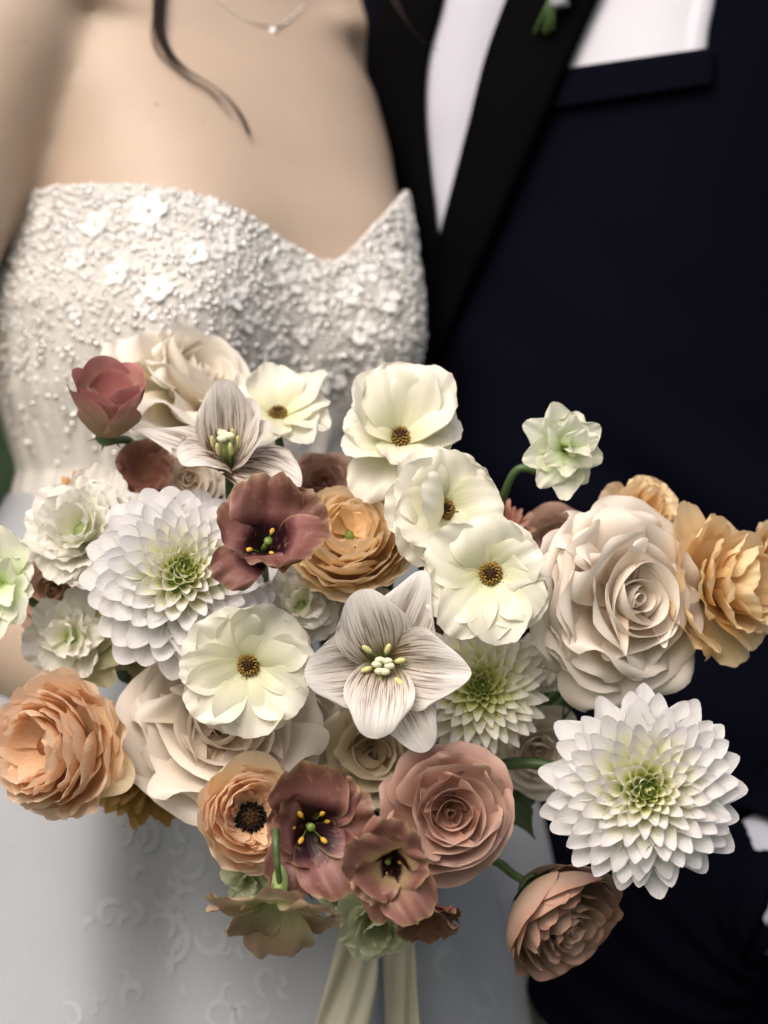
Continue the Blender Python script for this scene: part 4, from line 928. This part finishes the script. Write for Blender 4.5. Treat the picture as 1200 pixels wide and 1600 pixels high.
f = flower('lisianthus', 'small ivory ruffled flower peeping between big cream rose and the cream dahlia', 'lisianthus', 835, 1040, .035, 0, 0, 0)
ruffled(f, Q(60, .035), 14, 'ruffle', 115, ruf=.08)
f = flower('lisianthus', 'small ivory ruffled flower deep between left dahlia and ivory lisianthus', 'lisianthus', 205, 1010, .035, -10, 0, 0)
ruffled(f, Q(56, .035), 14, 'olive', 117, ruf=.08)
f = flower('lisianthus', 'small cream ruffled flower half hidden below the upper veined tulip', 'lisianthus', 400, 780, .04, 0, 10, 0)
ruffled(f, Q(58, .04), 14, 'ruffle', 119, ruf=.08)
# --- maroon lisianthus cups
C = dict(cup=.65, cupend=.45, tip=.20, pw=2.4, bw=.28, vm=.68, ew=.88, ruf=.11, rf=2.0, wave=.05, jag=.035, nu=20, nv=18, A0=42, A1=74, roll=22, rv=.76)
f = flower('lisianthus', 'maroon lisianthus cup over the upper white dahlia, facing right', 'lisianthus', 412, 862, -.046, 10, 24, 0, via=[(415, 905, -.012), (418, 960, .02), (450, 1100, .07)], srad=.0017); RND.seed(121); y = -.046
handmade(f, y, [(88, 90, 124, dict(A0=30, A1=58)), (140, 86, 104, dict(A0=36, A1=64)), (28, 96, 116, dict(A0=36, A1=60)), (-24, 88, 104, dict(A0=30, A1=40, roll=10)), (-84, 64, 116, dict(A0=24, A1=52, roll=10)), (216, 92, 84, dict(A0=60, A1=112))], 'lisi', **C)
lisi_heart(f, Q(42, y), 5, seed=1)
f = flower('lisianthus', 'maroon lisianthus cup facing the camera, lower middle of the bouquet', 'lisianthus', 482, 1290, -.058, 4, 4, 0); RND.seed(123); y = -.058
handmade(f, y, [(-152, 62, 112, dict(z=-4, A0=46, A1=70)), (14, 102, 126, dict(z=0)), (92, 100, 132, dict(z=2, A0=36, A1=58, roll=12)), (-62, 118, 118, dict(z=2, A0=48, A1=82)), (-112, 112, 104, dict(z=0, A0=52, A1=86)), (158, 58, 100, dict(z=3, A0=34, A1=50)), (48, 100, 84, dict(z=0))], 'lisi', **C)
lisi_heart(f, Q(44, y), 6, seed=2)
f = flower('lisianthus', 'bronze lisianthus cup with cream throat against the mauve rose, turned left', 'lisianthus', 612, 1338, -.068, -14, -8, 0); RND.seed(125); y = -.068
handmade(f, y, [(62, 84, 110, dict(A0=26, A1=70)), (8, 72, 96, dict(A0=30, A1=70)), (-52, 104, 100, dict(A0=44, A1=82)), (-86, 98, 88, dict(A0=46, A1=84)), (130, 58, 96, dict(A0=10, A1=44)), (184, 40, 112, dict(A0=8, A1=46, roll=6)), (-128, 62, 84, dict(A0=30, A1=60))], 'lisi_tan', **C)
lisi_heart(f, Q(32, y), 4, seed=3)
f = flower('lisianthus', 'faded lisianthus hanging face down at the bottom, its green calyx on top', 'lisianthus', 437, 1402, -.082, -4, -70, 0, sm='stem', srad=.0014, via=[(436, 1372, -.084), (433, 1345, -.088), (431, 1300, -.080), (440, 1270, -.02), (520, 1250, .09)]); RND.seed(127); y = -.082
C4 = dict(C); C4.update(A0=70, A1=98, ruf=.07, jag=.03)
handmade(f, y, [(150, 118, 104, dict(A1=104)), (200, 116, 100, dict(A1=100)), (90, 92, 110, dict(A1=96)), (30, 98, 108, dict(A1=84)), (-30, 100, 110, dict(A0=70, A1=76)), (-95, 104, 120, dict(A0=60, A1=50)), (-150, 90, 104, dict(A0=60, A1=60))], 'lisi_back', **C4)
q = Q(1, y)
for phi in (0, 72, 144, 216, 288): leaf(f, 'sepal', phi, 46*q, 18*q, 24, 34, 'pistil', -46*q, cup=.6)
b = MB(); b.ball((0, 0, -22*q), (14*q, 14*q, 30*q), 10, 8); part('calyx', b.build('calyx'), M['sepal'], f)
f = flower('lisianthus', 'dark brown lisianthus under the mauve rose, face down', 'lisianthus', 664, 1412, -.030, 8, -58, 0); RND.seed(129)
handmade(f, -.03, [(a, 56, 74, dict(A0=60, A1=70)) for a in (-90, -30, 30, 90, 150, 210)] + [(a, 48, 60, dict(A0=40, A1=50)) for a in (-60, 0, 180, 240)], 'lisi_dark', **C)
f = flower('lisianthus', 'brown lisianthus in shadow between rust dahlia and blush rose', 'lisianthus', 222, 742, .038, 14, 20, 0); RND.seed(131)
handmade(f, .038, [(a, 46, 62, dict(A0=40, A1=66)) for a in (95, 30, -30, -90, 150, 210)], 'lisi_dark', **C)

# --- veined tulips
T = dict(cup=.52, cupend=.25, tip=.30, pw=2.2, bw=.36, vm=.62, ew=.78, ruf=.018, rf=1.5, wave=.03, crease=.05, nu=20, nv=20, A0=48, A1=86, roll=12, rv=.72)
f = flower('tulip', 'wide open tulip with brown veined pale petals in the middle of the bouquet', 'tulip', 600, 1036, -.042, -2, -2, 0, group='veined tulips'); RND.seed(141); y = -.042
handmade(f, y, [(66, 160, 110, dict(z=-14, A1=90, tip=.34, ew=.6)), (186, 122, 122, dict(z=-13)), (-62, 150, 100, dict(z=-14, A1=96)),
    (106, 124, 122, dict(z=2, A0=46, A1=84, cup=.5)), (-4, 136, 134, dict(z=2, A0=46, A1=86, tip=.40, pw=1.6)), (-96, 110, 112, dict(z=5, A0=22, A1=92, cup=.35, roll=26))], 'tulip', **T)
q = Q(1, y)
b = MB(); b.tube([(0, 0, 0), (0, 0, 40*q)], lambda t: 9*q*(1-.2*t), 8); part('pistil', b.build('pistil'), M['sepal'], f)
b = MB()
for k in range(3):
    a = k*2.094 + .4
    for s in (-1, 1): b.ball((math.cos(a)*9*q + s*math.sin(a)*4*q, math.sin(a)*9*q - s*math.cos(a)*4*q, 43*q), (9*q, 6*q, 5*q), 8, 5)
part('stigma', b.build('stigma'), M['stigma_pale'], f)
rg = random.Random(4)
for k in range(6):
    a = k*1.047 + .25; rr = rg.uniform(24, 36)*q; h = rg.uniform(30, 44)*q
    p1 = Vector((math.cos(a)*rr, math.sin(a)*rr, h))
    st = part('stamen', tube('stamen', [(math.cos(a)*6*q, math.sin(a)*6*q, 0), p1*.6, p1], 2.4*q, 6), M['sepal'], f)
    an = MB(); qm = Vector((math.cos(a + rg.uniform(-.7, .7)), math.sin(a), .5)).to_track_quat('X', 'Z').to_matrix(); an.ball(p1, (11*q, 5*q, 5*q), 8, 6, qm)
    part('anther', an.build('anther'), M['anther_pale'], st)
b = MB()
for k in range(46):
    a = rg.uniform(-.9, .9) if k % 3 else rg.uniform(0, 6.28); rr = rg.uniform(24, 62)*q
    b.ball((math.cos(a)*rr, math.sin(a)*rr, rr*.62), rg.uniform(1.0, 2.0)*q, 5, 4)
o = part('pollen', b.build('pollen'), M['anther_pale'], f); o['kind'] = 'stuff'
f = flower('tulip', 'smaller veined tulip facing up at upper left, pale with brown stripes', 'tulip', 357, 730, .000, -4, 48, 0, group='veined tulips', via=[(360, 780, .012), (370, 860, .03)]); RND.seed(143); y = .0
handmade(f, y, [(96, 60, 100, dict(A0=24, A1=24, cup=.9, z=-6)), (48, 66, 92, dict(A0=26, A1=40, cup=.8, z=-6)), (166, 158, 84, dict(A0=56, A1=84, tip=.45, pw=1.6, ew=.5, z=-4)), (-24, 128, 116, dict(A0=62, A1=112, z=-4)), (214, 80, 110, dict(A0=20, A1=96, cup=-.3, z=3, roll=40)), (12, 72, 92, dict(A0=34, A1=50, z=-4))], 'tulip_pale', **T)
q = Q(1, y)
b = MB(); b.tube([(0, 0, 0), (0, 0, 60*q)], lambda t: 8*q*(1-.2*t), 8); part('pistil', b.build('pistil'), M['sepal'], f)
b = MB()
for k in range(3):
    a = k*2.094; b.ball((math.cos(a)*7*q, math.sin(a)*7*q, 64*q), (9*q, 6*q, 6*q), 8, 5)
part('stigma', b.build('stigma'), M['stigma_pale'], f)
for k in range(6):
    a = k*1.047; p1 = Vector((math.cos(a)*20*q, math.sin(a)*20*q, 52*q))
    st = part('stamen', tube('stamen', [(math.cos(a)*6*q, math.sin(a)*6*q, 0), p1*.6, p1], 2.4*q, 6), M['sepal'], f)
    an = MB(); an.ball(p1, (4*q, 4*q, 13*q), 8, 6); part('anther', an.build('anther'), M['anther_pale'], st)

# --- foliage in the gaps
RND.seed(200)
for lab, x, y_, dpt, yaw, pitch, rl, n in (
    ('dark green leaf sprig in the gap beside the lower left cream rose', 250, 1120, .055, -10, 0, 40, 5),
    ('dark green leaf sprig between small taupe rose and veined tulip', 510, 1150, .04, 0, 0, 200, 5),
    ('dark green leaf sprig in the gap under the cream dahlia', 800, 1250, .055, 10, -5, 100, 5),
    ('dark green leaf sprig behind the ivory ruffled flower at left', 180, 1030, .05, -10, 0, 10, 5),
    ('dark green leaf sprig behind the big cream rose', 900, 1060, .05, 10, 0, 250, 5),
    ('dark green leaf sprig behind the upper veined tulip', 350, 800, .05, 0, 10, 320, 5),
    ('dark green leaf sprig behind the lower maroon cup', 450, 1340, .04, 0, -10, 150, 5),
    ('dark green leaf sprig behind the apricot ranunculus', 600, 790, .055, 0, 10, 60, 4)):
    f = flower('leaf_sprig', lab, 'leaves', x, y_, dpt, yaw, pitch, rl)
    for k in range(n): leaf(f, 'leaf', k*360/n + RND.uniform(-20, 20), Q(RND.uniform(70, 100)), Q(RND.uniform(30, 44)), 70, RND.uniform(80, 110), 'leaf', cup=.35, crease=.05, wave=.03)

# --- binding, ribbon
M['ribbon'] = simple('silk_ribbon', (.40, .38, .29), .6, .12, 900, var=.1, spec=.4, sheen=.3)
g = empty('ribbon', BIND); tag(g, 'cream silk ribbon tied round the bouquet stems, two tails hanging in front of the skirt', 'ribbon')
inv = Matrix.Translation(-BIND)
def strip(name, path, wd, parent, seed, thick=.0004):
    rng = np.random.RandomState(seed); n = len(path); pts = []
    for i, p in enumerate(path):
        t = i/(n-1); row = []
        for u in np.linspace(-1, 1, 13):
            tw = .5*math.sin(t*4+seed)
            row.append((p[0] + u*wd(t)/2*math.cos(tw), p[1] + u*wd(t)/2*math.sin(tw) + .005*math.sin(u*3.2 + t*5 + seed)*t + .0022*math.sin(u*7 + t*9), p[2]))
        pts.append(row)
    o = part(name, gridmesh(name, np.array(pts)), M['ribbon'], parent)
    s = o.modifiers.new('solid', 'SOLIDIFY'); s.thickness = thick
    return o
o = strip('ribbon_tail', [inv @ p for p in bez([P(578, 1370, .085), P(545, 1480, .068), P(575, 1540, .072), P(505, 1640, .066), P(500, 1820, .08)], 30)], lambda t: Q(62, .07) + Q(42, .07)*t, g, 1)
o = strip('ribbon_tail', [inv @ p for p in bez([P(605, 1400, .095), P(640, 1480, .085), P(612, 1560, .09), P(640, 1680, .09), P(650, 1840, .1)], 30)], lambda t: Q(50, .09) + Q(18, .09)*t, g, 3)
part('ribbon_wrap', tube('ribbon_wrap', [inv @ BIND + Vector((0, -.012, .03)), Vector((0, 0, 0)), Vector((.0, .014, -.05))], .014, 16), M['ribbon'], g)
st = MB(); rg = random.Random(6)
for k in range(26):
    a = k*2.4; r = .012*math.sqrt(k/26); st.tube([BIND + Vector((math.cos(a)*r, math.sin(a)*r, .02)), BIND + Vector((math.cos(a)*r*1.3, .014 + math.sin(a)*r, -.085))], .0022, 6)
o = link(bpy.data.objects.new('cut_stems', st.build('cut_stems')), None, M['stem']); tag(o, 'bundle of cut green stems gathered in the silk ribbon', 'stems')
